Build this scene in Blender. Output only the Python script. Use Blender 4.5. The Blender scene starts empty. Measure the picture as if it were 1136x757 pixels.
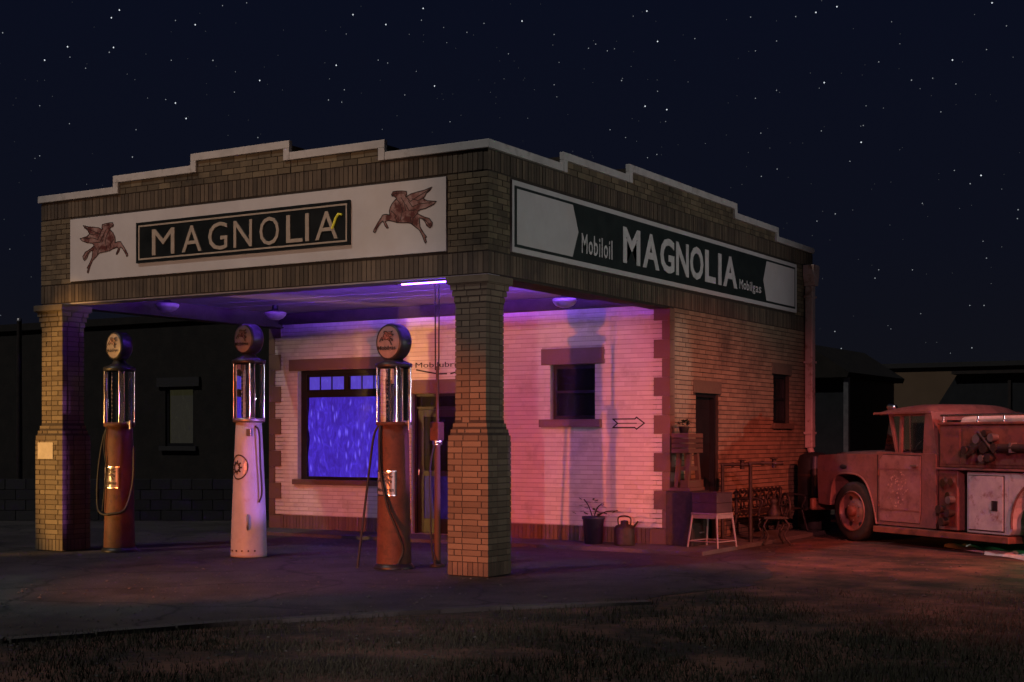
import bpy, math, random
from mathutils import Vector, Matrix
from mathutils.geometry import tessellate_polygon
random.seed(7)
R = math.radians
sc = bpy.context.scene
col = sc.collection

# ------------------------------------------------------------------ camera
cam_d = bpy.data.cameras.new('camera')
cam = bpy.data.objects.new('camera', cam_d); col.objects.link(cam)
cam.location = (8.904, -14.129, 1.65)
cam.rotation_euler = (R(90), 0, 0.5455)
cam_d.lens = 49.73; cam_d.sensor_width = 36.0
cam_d.shift_y = 106.3/1136
cam_d.clip_end = 3000
sc.camera = cam

# ------------------------------------------------------------------ night sky, added fill sun, exposure
w = bpy.data.worlds.new('World'); sc.world = w; w.use_nodes = True
nt = w.node_tree; nt.nodes.clear()
tc = nt.nodes.new('ShaderNodeTexCoord'); sp = nt.nodes.new('ShaderNodeSeparateXYZ')
rp = nt.nodes.new('ShaderNodeValToRGB'); bg = nt.nodes.new('ShaderNodeBackground'); ow = nt.nodes.new('ShaderNodeOutputWorld')
nt.links.new(tc.outputs['Generated'], sp.inputs[0]); nt.links.new(sp.outputs['Z'], rp.inputs[0])
nt.links.new(rp.outputs[0], bg.inputs[0]); nt.links.new(bg.outputs[0], ow.inputs[0])
e = rp.color_ramp.elements
e[0].position = 0.0; e[0].color = (.0056, .0057, .0080, 1)
e[1].position = 0.34; e[1].color = (.0029, .0043, .0128, 1)
m_ = e.new(0.13); m_.color = (.0040, .0049, .0108, 1)
bg.inputs[1].default_value = 1.0

def lamp(name, kind, loc, aim, energy, color, size=60, blend=.5, radius=.08, wide=1):
    d = bpy.data.lights.new(name, kind); d.energy = energy; d.color = color
    if kind == 'SPOT': d.spot_size = R(size); d.spot_blend = blend; d.shadow_soft_size = radius
    elif kind == 'SUN': d.angle = R(size)
    else: d.shadow_soft_size = radius
    o = bpy.data.objects.new(name, d); col.objects.link(o); o.location = loc
    if aim is not None:
        o.rotation_euler = (Vector(aim)-Vector(loc)).to_track_quat('-Z', 'Y').to_euler()
    o.scale = (wide, 1, 1)
    return o
lamp('night_fill', 'SUN', (-8, -17, 22), (0, 0, 0), .70, (1.0, .97, .96), 2.0)  # unseen fill sun, added to lift the ground, signs and truck
# coloured work lamps round the forecourt (all out of frame): the photograph was lit with gels
lamp('amber_lamp', 'SPOT', (-2.1, -10, 1.25), (-2.7, 5, .95), 5200, (1, .18, .04), 25, .5, .05, 1.9)
lamp('gold_lamp', 'SPOT', (-11.5, -8.5, 1.3), (-7.10, 0, 1.7), 6400, (1, .50, .14), 27, .6, .05, .40)
lamp('front_lamp', 'SPOT', (-2.0, -16.5, 4.2), (-4.2, 0, 4.35), 2700, (1, .60, .42), 13, .6, .1, 2.3)
lamp('lavender_lamp', 'SPOT', (7.2, -14.6, 1.7), (-3.3, 5.05, 1.0), 2500, (.94, .72, .80), 21, .5, .05)
lamp('red_lamp', 'SPOT', (14.0, -18.0, 7.0), (3.2, 6.0, .3), 13500, (1, .24, .26), 18, .8, .08)
lamp('ember_lamp', 'SPOT', (11.0, -1.0, 7.2), (1.4, 6.2, .1), 7600, (1, .16, .10), 36, .8, .08)
lamp('white_lamp', 'SPOT', (12.5, 4.2, 2.6), (0, 4.4, 4.4), 1050, (.97, .96, 1), 62, .7, .1)
lamp('cool_lamp', 'SPOT', (12.0, 3.0, 2.4), (0, 5.45, 2.65), 1500, (.95, .95, 1), 8.5, .5, .1, .5)
lamp('violet_lamp', 'SPOT', (9.0, 2.0, 1.6), (-4.3, .62, 1.35), 6500, (.55, .18, 1), 8.5, .5, .06)
lamp('green_lamp', 'POINT', (5.95, 5.35, .22), None, 45, (.15, 1, .35), radius=.05)
lamp('street_lamp_light', 'SPOT', (-5.5, -6.5, 6.5), (-2.9, -3.4, 0), 420, (.70, .95, 1), 42, .9, .2)

sc.view_settings.view_transform = 'Standard'; sc.view_settings.look = 'None'
sc.view_settings.exposure = 0; sc.view_settings.gamma = 1; sc.view_settings.use_curve_mapping = False

# ------------------------------------------------------------------ helpers
class MB:
    def __init__(s): s.v = []; s.f = []; s.a = []; s.sm = []
    def add(s, vs, fs, a=.5, smooth=False):
        b = len(s.v); s.v += [tuple(p) for p in vs]
        for f in fs: s.f.append(tuple(i+b for i in f)); s.a.append(a); s.sm.append(smooth)
        return s
    def box(s, x0, x1, y0, y1, z0, z1, a=.5):
        return s.add([(x0,y0,z0),(x1,y0,z0),(x1,y1,z0),(x0,y1,z0),(x0,y0,z1),(x1,y0,z1),(x1,y1,z1),(x0,y1,z1)],
              [(0,3,2,1),(4,5,6,7),(0,1,5,4),(1,2,6,5),(2,3,7,6),(3,0,4,7)], a)
    def bar(s, p, q, wd, ht, up=(0,0,1)):
        p = Vector(p); q = Vector(q); d = (q-p).normalized(); u = Vector(up)
        if abs(d.dot(u)) > .95: u = Vector((1,0,0))
        r = d.cross(u).normalized(); u = r.cross(d)
        vs = []
        for c in (p, q):
            for a, b in ((-1,-1),(1,-1),(1,1),(-1,1)): vs.append(c+r*a*wd/2+u*b*ht/2)
        return s.add(vs, [(0,1,2,3),(7,6,5,4),(0,4,5,1),(1,5,6,2),(2,6,7,3),(3,7,4,0)])
    def cyl(s, p, q, r0, r1=None, n=14, caps=True):
        r1 = r0 if r1 is None else r1
        p = Vector(p); q = Vector(q); d = (q-p).normalized()
        u = Vector((0,0,1)) if abs(d.z) < .9 else Vector((1,0,0))
        a = d.cross(u).normalized(); b = d.cross(a)
        vs = []
        for c, r in ((p, r0), (q, r1)):
            for i in range(n):
                t = 2*math.pi*i/n; vs.append(c+a*math.cos(t)*r+b*math.sin(t)*r)
        s.add(vs, [(i, (i+1) % n, n+(i+1) % n, n+i) for i in range(n)], smooth=True)
        if caps: s.add(vs[:n], [tuple(range(n-1, -1, -1))]); s.add(vs[n:], [tuple(range(n))])
        return s
    def tube(s, pts, r, n=8):
        pts = [Vector(p) for p in pts]; vs = []; prev = None
        for i, p in enumerate(pts):
            d = (pts[min(i+1, len(pts)-1)]-pts[max(i-1, 0)]).normalized()
            if prev is None:
                u = Vector((0,0,1)) if abs(d.z) < .9 else Vector((1,0,0)); a = d.cross(u).normalized()
            else: a = (prev-d*prev.dot(d)).normalized()
            prev = a; b = d.cross(a)
            for k in range(n):
                t = 2*math.pi*k/n; vs.append(p+a*math.cos(t)*r+b*math.sin(t)*r)
        fs = []
        for i in range(len(pts)-1):
            for k in range(n): fs.append((i*n+k, i*n+(k+1) % n, (i+1)*n+(k+1) % n, (i+1)*n+k))
        s.add(vs, fs, smooth=True)
        s.add(vs[:n], [tuple(range(n-1, -1, -1))]); s.add(vs[-n:], [tuple(range(n))])
        return s
    def lathe(s, prof, n=24, c=(0,0,0), M=None):
        vs = []
        for r, z in prof:
            for i in range(n):
                t = 2*math.pi*i/n; p = Vector((r*math.cos(t), r*math.sin(t), z))
                vs.append((M @ p if M else p)+Vector(c))
        fs = []
        for j in range(len(prof)-1):
            for i in range(n): fs.append((j*n+i, j*n+(i+1) % n, (j+1)*n+(i+1) % n, (j+1)*n+i))
        return s.add(vs, fs, smooth=True)
    def prism(s, poly, O, U, V, N, depth, a=.5):
        """closed 2-D outline (u,v) at O, extruded by depth along N"""
        O, U, V, N = map(Vector, (O, U, V, N)); n = len(poly)
        fr = [O+U*p[0]+V*p[1]+N*depth for p in poly]; bk = [O+U*p[0]+V*p[1] for p in poly]
        tri = tessellate_polygon([[Vector((p[0], p[1], 0)) for p in poly]])
        ar = sum(poly[i][0]*poly[(i+1) % n][1]-poly[(i+1) % n][0]*poly[i][1] for i in range(n))
        flip = (U.cross(V).dot(N)*ar < 0)
        def ori(t):
            A, B, Cc = (Vector((poly[i][0], poly[i][1], 0)) for i in t)
            ccw = (B-A).cross(Cc-A).z > 0
            return t if ccw == (U.cross(V).dot(N) > 0) else (t[0], t[2], t[1])
        tr = [ori(t) for t in tri]
        s.add(fr, tr, a); s.add(bk, [(t[0], t[2], t[1]) for t in tr], a)
        sd = [(i, (i+1) % n, n+(i+1) % n, n+i) for i in range(n)]
        if flip: sd = [f[::-1] for f in sd]
        return s.add(bk+fr, sd, a)
    def grid(s, rows, smooth=True, closed=False):
        n = len(rows[0]); vs = [p for r in rows for p in r]; fs = []
        for j in range(len(rows)-1):
            for i in range(n if closed else n-1):
                fs.append((j*n+i, j*n+(i+1) % n, (j+1)*n+(i+1) % n, (j+1)*n+i))
        return s.add(vs, fs, smooth=smooth)
    def mesh(s, name, mat):
        me = bpy.data.meshes.new(name); me.from_pydata(s.v, [], s.f)
        at = me.attributes.new('rnd', 'FLOAT', 'FACE'); at.data.foreach_set('value', s.a)
        me.polygons.foreach_set('use_smooth', s.sm)
        if mat: me.materials.append(mat)
        me.update(); return me
def link(name, me, parent=None):
    o = bpy.data.objects.new(name, me); col.objects.link(o)
    if parent: o.parent = parent
    return o
def tag(o, label=None, cat=None, group=None, kind=None):
    if label: o['label'] = label
    if cat: o['category'] = cat
    if group: o['group'] = group
    if kind: o['kind'] = kind
    return o
def obj(name, mb, mat, parent=None, label=None, cat=None, group=None, kind=None, bevel=0, seg=2):
    o = link(name, mb.mesh(name, mat), parent)
    if bevel:
        b = o.modifiers.new('bevel', 'BEVEL'); b.width = bevel; b.segments = seg; b.limit_method = 'ANGLE'; b.angle_limit = R(40)
        b.harden_normals = False
    return tag(o, label, cat, group, kind)
def empty(name, loc, rz=0, label=None, cat=None, group=None):
    o = bpy.data.objects.new(name, None); col.objects.link(o); o.location = loc; o.rotation_euler = (0, 0, rz)
    o.empty_display_size = .1
    return tag(o, label, cat, group)

# ------------------------------------------------------------------ materials
def mat(name, c1, c2=None, rough=.7, scale=6, detail=6, metal=0, bump=0, bscale=None, attr=False, emit=None, es=0,
        trans=0, spec=.4, c3=None, s3=1.3, t3=(.52, .62), coat=0, ior=1.45):
    m = bpy.data.materials.new(name); m.use_nodes = True; n = m.node_tree; N = n.nodes; L = n.links
    b = N['Principled BSDF']; b.inputs['Roughness'].default_value = rough; b.inputs['Metallic'].default_value = metal
    b.inputs['Specular IOR Level'].default_value = spec; b.inputs['Transmission Weight'].default_value = trans
    b.inputs['Coat Weight'].default_value = coat; b.inputs['IOR'].default_value = ior
    c2 = c2 or c1
    t = N.new('ShaderNodeTexCoord')
    nz = N.new('ShaderNodeTexNoise'); nz.inputs['Scale'].default_value = scale; nz.inputs['Detail'].default_value = detail
    nz.inputs['Roughness'].default_value = .62
    L.new(t.outputs['Object'], nz.inputs['Vector'])
    cr = N.new('ShaderNodeValToRGB'); cr.color_ramp.elements[0].position = .32; cr.color_ramp.elements[1].position = .68
    cr.color_ramp.elements[0].color = (*c1, 1); cr.color_ramp.elements[1].color = (*c2, 1)
    if attr:
        at = N.new('ShaderNodeAttribute'); at.attribute_name = 'rnd'
        mx = N.new('ShaderNodeMath'); mx.operation = 'MULTIPLY_ADD'; mx.inputs[1].default_value = .62
        L.new(at.outputs['Fac'], mx.inputs[0])
        m2 = N.new('ShaderNodeMath'); m2.operation = 'MULTIPLY'; m2.inputs[1].default_value = .42
        L.new(nz.outputs['Fac'], m2.inputs[0]); L.new(m2.outputs[0], mx.inputs[2]); L.new(mx.outputs[0], cr.inputs[0])
        cr.color_ramp.elements[0].position = .12; cr.color_ramp.elements[1].position = .88
    else: L.new(nz.outputs['Fac'], cr.inputs[0])
    out = cr.outputs[0]
    if c3:
        n3 = N.new('ShaderNodeTexNoise'); n3.inputs['Scale'].default_value = s3; n3.inputs['Detail'].default_value = 8; n3.inputs['Roughness'].default_value = .68
        L.new(t.outputs['Object'], n3.inputs['Vector'])
        r3 = N.new('ShaderNodeMapRange'); r3.inputs[1].default_value = t3[0]; r3.inputs[2].default_value = t3[1]
        L.new(n3.outputs['Fac'], r3.inputs[0])
        mi = N.new('ShaderNodeMix'); mi.data_type = 'RGBA'; L.new(r3.outputs[0], mi.inputs[0]); L.new(out, mi.inputs[6]); mi.inputs[7].default_value = (*c3, 1)
        out = mi.outputs[2]
    L.new(out, b.inputs['Base Color'])
    if bump:
        bn = N.new('ShaderNodeTexNoise'); bn.inputs['Scale'].default_value = bscale or scale*6; bn.inputs['Detail'].default_value = 8
        L.new(t.outputs['Object'], bn.inputs['Vector'])
        bp = N.new('ShaderNodeBump'); bp.inputs['Strength'].default_value = bump; bp.inputs['Distance'].default_value = .02
        L.new(bn.outputs['Fac'], bp.inputs['Height']); L.new(bp.outputs[0], b.inputs['Normal'])
    if emit: b.inputs['Emission Color'].default_value = (*emit, 1); b.inputs['Emission Strength'].default_value = es
    return m
M = {}
M['brick'] = mat('buff_brick', (.085, .064, .042), (.162, .129, .084), .85, 9, attr=True, bump=.35, bscale=55, c3=(.085, .058, .038), s3=1.1, t3=(.54, .74))
M['fascia_brick'] = mat('dingy_fascia_brick', (.085, .065, .041), (.20, .155, .092), .88, 9, attr=True, bump=.35, bscale=55, c3=(.04, .032, .024), s3=.9, t3=(.5, .7))
M['side_brick'] = mat('side_wall_brick', (.16, .112, .07), (.25, .18, .11), .88, 9, attr=True, bump=.35, bscale=55, c3=(.07, .05, .034), s3=.9, t3=(.52, .72))
M['soldier'] = mat('brown_soldier_brick', (.062, .048, .034), (.150, .112, .074), .88, 9, attr=True, bump=.35, bscale=55, c3=(.06, .045, .036), s3=1.4, t3=(.5, .7))
M['mortar'] = mat('mortar', (.032, .025, .019), (.05, .039, .03), .95, 14, bump=.3)
M['painted'] = mat('white_painted_brick', (.50, .45, .42), (.60, .56, .52), .6, 5, attr=True, bump=.2, bscale=40, c3=(.34, .29, .25), s3=2.2, t3=(.52, .78))
M['paint_joint'] = mat('painted_joint', (.31, .27, .25), (.40, .36, .33), .8, 7)
M['brown'] = mat('brown_masonry_paint', (.10, .060, .042), (.15, .092, .064), .7, 5, attr=True, bump=.25, bscale=45)
M['coping'] = mat('coping_paint', (.40, .38, .35), (.58, .55, .51), .7, 3, bump=.2, c3=(.26, .24, .21), s3=3, t3=(.55, .7))
M['tar'] = mat('roof_tar', (.018, .017, .016), (.035, .032, .03), .9, 4)
M['signwhite'] = mat('sign_white_paint', (.50, .47, .45), (.57, .545, .52), .6, 2.2, bump=.06, bscale=25, c3=(.52, .47, .42), s3=.9, t3=(.5, .75))
M['signblack'] = mat('sign_black', (.006, .008, .008), (.014, .017, .017), .35, 4, bump=.05)
M['signgreen'] = mat('sign_dark_green', (.010, .016, .014), (.020, .028, .025), .5, 4, bump=.05)
M['letter'] = mat('letter_cream', (.34, .28, .21), (.44, .37, .29), .5, 12)
M['letterwhite'] = mat('letter_white', (.50, .48, .45), (.66, .63, .6), .6, 7)
M['emblem'] = mat('emblem_red', (.20, .075, .06), (.36, .24, .21), .6, 9, 9, c3=(.10, .025, .02), s3=8, t3=(.46, .58))
M['outline'] = mat('emblem_outline', (.02, .014, .012), (.03, .02, .018), .6)
M['ceiling'] = mat('ceiling_board', (.30, .28, .30), (.40, .38, .40), .55, 3, bump=.12, bscale=9)
M['timber'] = mat('dark_timber', (.022, .016, .012), (.045, .032, .024), .8, 5, bump=.25)
M['frame'] = mat('dark_frame', (.006, .005, .006), (.011, .010, .011), .5, 8)
M['darkglass'] = mat('dark_glass', (.006, .006, .008), (.012, .012, .014), .08, 3, spec=.6)
M['door'] = mat('door_dark', (.006, .005, .005), (.012, .009, .009), .5, 5, bump=.1)
M['red'] = mat('pump_red', (.070, .027, .018), (.105, .042, .027), .62, 5, 9, c3=(.045, .024, .018), s3=7, t3=(.5, .7), bump=.12, bscale=28, spec=.25)
M['white'] = mat('pump_white', (.27, .285, .315), (.33, .345, .385), .5, 4, c3=(.27, .24, .22), s3=7, t3=(.56, .75), bump=.06, spec=.3)
M['glass'] = mat('pump_glass', (.92, .94, .96), rough=.03, trans=1, ior=1.25)
M['chrome'] = mat('chrome', (.62, .62, .64), (.75, .75, .77), .18, 9, metal=1)
M['steel'] = mat('dull_steel', (.22, .21, .21), (.32, .31, .3), .42, 9, metal=.8)
M['black'] = mat('black_paint', (.010, .010, .012), (.018, .018, .02), .4, 6)
M['rubber'] = mat('rubber', (.012, .011, .011), (.022, .02, .02), .65, 10)
M['globe'] = mat('milk_glass', (.17, .145, .14), (.24, .20, .19), .25, 9)
M['lampglass'] = mat('frosted_bowl', (.20, .17, .17), (.27, .23, .23), .3, 6)
M['fuel'] = mat('amber_fuel', (.25, .06, .03), rough=.1, trans=.0)
M['led'] = mat('violet_led', (.8, .7, 1), emit=(.20, .055, 1.0), es=45)
M['iron'] = mat('cast_iron', (.020, .016, .014), (.045, .032, .026), .55, 12, metal=.3, bump=.2)
M['wood'] = mat('weathered_wood', (.05, .026, .017), (.105, .056, .036), .75, 6, bump=.3, attr=True)
M['chairwhite'] = mat('chair_paint', (.20, .155, .15), (.27, .22, .205), .45, 9, c3=(.3, .16, .11), s3=9, t3=(.6, .72))
M['maroon'] = mat('maroon_paint', (.038, .022, .026), (.062, .038, .042), .5, 6)
M['pot'] = mat('navy_pot', (.018, .018, .04), (.03, .03, .06), .45, 6)
M['leaf'] = mat('leaf', (.014, .02, .009), (.035, .045, .018), .6, 9)
M['truck'] = mat('faded_truck_red', (.112, .052, .048), (.18, .096, .09), .40, 3.2, 11, c3=(.055, .034, .029), s3=6.5, t3=(.47, .80), bump=.10, bscale=30, spec=.35)
M['truckdoor'] = mat('faded_door_paint', (.15, .078, .075), (.22, .135, .13), .45, 4, 11, c3=(.085, .045, .04), s3=5, t3=(.48, .72), bump=.08, bscale=30)
M['truckbody'] = mat('rusty_body_paint', (.11, .045, .032), (.17, .072, .05), .5, 3, 11, c3=(.04, .024, .018), s3=5.5, t3=(.48, .72), bump=.14, bscale=26)
M['truckdark'] = mat('truck_dark_red', (.07, .022, .016), (.12, .04, .028), .6, 4, c3=(.03, .018, .014), s3=4)  # darker rusted red for hubs, hinges and inner panels
M['primer'] = mat('grey_primer', (.27, .26, .27), (.38, .37, .38), .5, 5, c3=(.16, .075, .055), s3=4.5, t3=(.54, .68), bump=.06)
M['tire'] = mat('tire', (.010, .0095, .009), (.02, .018, .017), .85, 9, bump=.2)
M['pipe'] = mat('downspout_paint', (.42, .30, .27), (.52, .4, .36), .5, 4, c3=(.26, .16, .12), s3=4)
M['asphalt'] = mat('asphalt', (.026, .022, .020), (.068, .058, .052), .82, 1.1, 10, bump=.55, bscale=34, c3=(.022, .019, .018), s3=.5, t3=(.46, .6))
M['concrete'] = mat('old_concrete', (.060, .054, .050), (.105, .097, .09), .85, 1.6, 10, bump=.4, bscale=24, c3=(.04, .034, .03), s3=.8, t3=(.48, .62))
M['earth'] = mat('earth', (.034, .022, .017), (.15, .072, .048), .95, 1.6, 12, bump=1.0, bscale=11, c3=(.020, .015, .011), s3=.9, t3=(.44, .6))
M['grass'] = mat('grass', (.015, .017, .009), (.045, .04, .022), .8, .9, attr=True)
M['pebble'] = mat('pebble', (.04, .035, .03), (.10, .09, .08), .85, 8, attr=True)
M['stone'] = mat('block_wall', (.022, .02, .019), (.04, .037, .035), .9, 4, attr=True, bump=.3)
M['nbrick'] = mat('neighbour_wall', (.010, .008, .006), (.019, .015, .011), .9, 3, bump=.3)
M['tan'] = mat('tan_stucco', (.12, .075, .042), (.16, .10, .058), .9, .6, bump=.2)
M['bark'] = mat('bark', (.03, .022, .017), (.05, .04, .03), .9, 8, bump=.4)
M['hose'] = mat('canvas_hose', (.40, .40, .36), (.55, .54, .5), .8, 8, bump=.2)
M['tank'] = mat('black_tank', (.008, .009, .010), (.016, .017, .018), .55, 5)
M['bluepipe'] = mat('blue_grey_pipe', (.035, .04, .075), (.05, .055, .09), .5, 6)
M['paper'] = mat('paper_notice', (.34, .30, .23), (.42, .37, .29), .8, 9)
M['yellowglint'] = mat('yellow_glint', (.6, .5, .05), emit=(1, .75, .05), es=.12)  # weak glow standing in for yellow light reflected off the sign
def cracks(m, sc_, wd):
    n = m.node_tree; N = n.nodes; L = n.links; b = N['Principled BSDF']
    t = N.new('ShaderNodeTexCoord'); nz = N.new('ShaderNodeTexNoise'); nz.inputs['Scale'].default_value = 1.3; nz.inputs['Detail'].default_value = 6
    L.new(t.outputs['Object'], nz.inputs['Vector'])
    ad = N.new('ShaderNodeVectorMath'); ad.operation = 'MULTIPLY_ADD'; L.new(nz.outputs['Color'], ad.inputs[0]); ad.inputs[1].default_value = (.9, .9, .9); L.new(t.outputs['Object'], ad.inputs[2])
    vo = N.new('ShaderNodeTexVoronoi'); vo.feature = 'DISTANCE_TO_EDGE'; vo.inputs['Scale'].default_value = sc_; L.new(ad.outputs[0], vo.inputs['Vector'])
    mr = N.new('ShaderNodeMapRange'); mr.inputs[1].default_value = 0; mr.inputs[2].default_value = wd; mr.inputs[3].default_value = .25; mr.inputs[4].default_value = 1; L.new(vo.outputs['Distance'], mr.inputs[0])
    src = b.inputs['Base Color'].links[0].from_socket
    mi = N.new('ShaderNodeMix'); mi.data_type = 'RGBA'; mi.blend_type = 'MULTIPLY'; mi.inputs[0].default_value = 1
    L.new(src, mi.inputs[6]); L.new(mr.outputs[0], mi.inputs[7]); L.new(mi.outputs[2], b.inputs['Base Color'])
cracks(M['asphalt'], .42, .022)
# violet-lit frosted window film (a lit window)
def lit_window(name, es, lo, hi, streak):
    m = mat(name, (.012, .01, .04), rough=.4, spec=.1); n = m.node_tree; N = n.nodes; L = n.links; b = N['Principled BSDF']
    t = N.new('ShaderNodeTexCoord'); mp = N.new('ShaderNodeMapping'); mp.inputs['Scale'].default_value = (7, 7, 3.2)
    L.new(t.outputs['Object'], mp.inputs[0])
    nz = N.new('ShaderNodeTexNoise'); nz.inputs['Scale'].default_value = 1.2; nz.inputs['Detail'].default_value = 7; nz.inputs['Roughness'].default_value = .6; nz.inputs['Distortion'].default_value = 1.6
    L.new(mp.outputs[0], nz.inputs['Vector'])
    cr = N.new('ShaderNodeValToRGB'); cr.color_ramp.elements[0].position = .3; cr.color_ramp.elements[1].position = .8
    cr.color_ramp.elements[0].color = (*lo, 1); cr.color_ramp.elements[1].color = (*hi, 1); x = cr.color_ramp.elements.new(.52); x.color = tuple((a+b_)/2.4 for a, b_ in zip(lo, hi))+(1,)
    L.new(nz.outputs['Fac'], cr.inputs[0]); out = cr.outputs[0]
    if streak:
        m2 = N.new('ShaderNodeMapping'); m2.inputs['Scale'].default_value = (9.5, 9.5, 2.6); L.new(t.outputs['Object'], m2.inputs[0])
        vo = N.new('ShaderNodeTexVoronoi'); vo.inputs['Scale'].default_value = 1.25; L.new(m2.outputs[0], vo.inputs['Vector'])
        mr = N.new('ShaderNodeMapRange'); mr.inputs[1].default_value = .30; mr.inputs[2].default_value = .03; L.new(vo.outputs['Distance'], mr.inputs[0])
        mi = N.new('ShaderNodeMix'); mi.data_type = 'RGBA'; L.new(mr.outputs[0], mi.inputs[0]); L.new(out, mi.inputs[6]); mi.inputs[7].default_value = (.17, .11, 1, 1); out = mi.outputs[2]
    L.new(out, b.inputs['Emission Color']); b.inputs['Emission Strength'].default_value = es
    return m
M['litfilm'] = lit_window('violet_lit_film', 1.0, (.032, .011, .27), (.085, .040, .80), True)
M['litpane'] = lit_window('violet_lit_pane', .75, (.10, .055, .62), (.15, .1, .85), False)
M['faintpane'] = lit_window('faint_violet_pane', .10, (.01, .005, .08), (.14, .08, .9), False)
M['dimpane'] = lit_window('dim_green_pane', .030, (.5, .45, .2), (.75, .7, .35), False)

# ------------------------------------------------------------------ lettering
def glyph(txt, bold=0.0):
    cu = bpy.data.curves.new('g', 'FONT'); cu.body = txt; cu.offset = bold; cu.resolution_u = 3
    o = bpy.data.objects.new('g', cu); col.objects.link(o); bpy.context.view_layer.update()
    dg = bpy.context.evaluated_depsgraph_get(); me = o.evaluated_get(dg).to_mesh()
    vs = [tuple(v.co[:2]) for v in me.vertices]; fs = [tuple(p.vertices) for p in me.polygons]
    o.evaluated_get(dg).to_mesh_clear(); bpy.data.objects.remove(o); bpy.data.curves.remove(cu)
    x0 = min(v[0] for v in vs); x1 = max(v[0] for v in vs); y0 = min(v[1] for v in vs); y1 = max(v[1] for v in vs)
    return [((x-x0)/(x1-x0), (y-y0)/(y1-y0)) for x, y in vs], fs
GL = {}
def gl(t, b=0.0):
    if (t, b) not in GL: GL[(t, b)] = glyph(t, b)
    return GL[(t, b)]
def flat(gv, wd, ht, O, U, V, N, depth):
    """thin raised letter: front cap plus rim"""
    vs, fs = gv; O, U, V, N = map(Vector, (O, U, V, N)); mb = MB(); n = len(vs)
    fr = [O+U*x*wd+V*y*ht+N*depth for x, y in vs]; bk = [O+U*x*wd+V*y*ht for x, y in vs]
    flip = U.cross(V).dot(N) < 0
    ff = [f[::-1] if flip else f for f in fs]
    mb.add(fr, ff)
    ed = {}
    for f in ff:
        for i in range(len(f)):
            a, b = f[i], f[(i+1) % len(f)]
            if (b, a) in ed: del ed[(b, a)]
            else: ed[(a, b)] = 1
    mb.add(bk+fr, [(a, b, n+b, n+a) for a, b in ed])
    return mb
HORSE = [(-195,298),(-172,331),(-110,334),(-38,330),(31,318),(38,282),(19,256),(51,261),(99,283),(210,299),(305,310),(407,336),(376,297),(329,275),(305,239),(281,208),(337,177),(470,157),(431,124),(368,103),(321,88),(242,78),(202,59),(197,33),(250,5),(305,-19),(368,-39),(415,-95),(407,-133),(376,-156),(329,-120),(305,-73),(266,-37),(223,-22),(223,-67),(234,-132),(281,-201),(332,-263),(308,-268),(329,-321),(310,-336),(289,-293),(266,-239),(218,-164),(162,-127),(115,-91),(91,-72),(19,-66),(-110,-53),(-191,-27),(-248,-16),(-289,-26),(-265,-61),(-240,-109),(-265,-110),(-297,-72),(-319,-24),(-330,-16),(-371,-46),(-420,-109),(-445,-153),(-470,-138),(-462,-112),(-404,-30),(-355,25),(-330,59),(-273,62),(-221,50),(-227,101),(-216,139),(-183,189),(-134,231),(-113,244),(-151,274),(-183,279)]
HORSE = [(x/1000, y/1000) for x, y in HORSE]
HLINES = [[(-.19,.29),(-.11,.31),(0,.30)], [(-.12,.24),(-.06,.17),(-.03,.08),(-.06,-.02)], [(.03,.25),(.09,.19),(.2,.24),(.37,.31)], [(.06,.2),(.12,.12),(.22,.15),(.4,.15)],
          [(.02,.16),(.07,.08),(.18,.08)], [(.09,.0),(.1,-.06)], [(.19,.03),(.13,-.02),(.12,-.08)], [(-.2,.1),(-.14,.05),(-.12,-.04)], [(.12,.22),(.2,.19),(.28,.21)], [(-.05,.25),(.0,.18),(.02,.08)], [(.27,-.03),(.33,-.07),(.38,-.13)]]
def ribbon(mb, pts, wd, f, closed=False):
    n = len(pts); rng = range(n if closed else n-1)
    for i in rng:
        a = Vector((*pts[i], 0)); b = Vector((*pts[(i+1) % n], 0)); d = (b-a).normalized(); p = Vector((-d.y, d.x, 0))*wd/2
        a2 = a-d*wd*.35; b2 = b+d*wd*.35
        mb.add([f(*(q[:2])) for q in (a2-p, b2-p, b2+p, a2+p)], [(0, 1, 2, 3)])
def winged_horse(parent, f, k=1.0, line=.011):
    """f(x, z, lift) maps emblem plane to the surface"""
    tri = tessellate_polygon([[Vector((*p, 0)) for p in HORSE]])
    mb = MB(); mb.add([f(x, y, .002) for x, y in HORSE], tri)
    o = obj('emblem', mb, M['emblem'], parent, 'winged horse emblem in brownish red')
    ob = MB(); ribbon(ob, HORSE, line, lambda x, y: f(x, y, .004), True)
    for l in HLINES: ribbon(ob, l, line*.8, lambda x, y: f(x, y, .005))
    obj('emblem_outline', ob, M['outline'], o)
    return o

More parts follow.
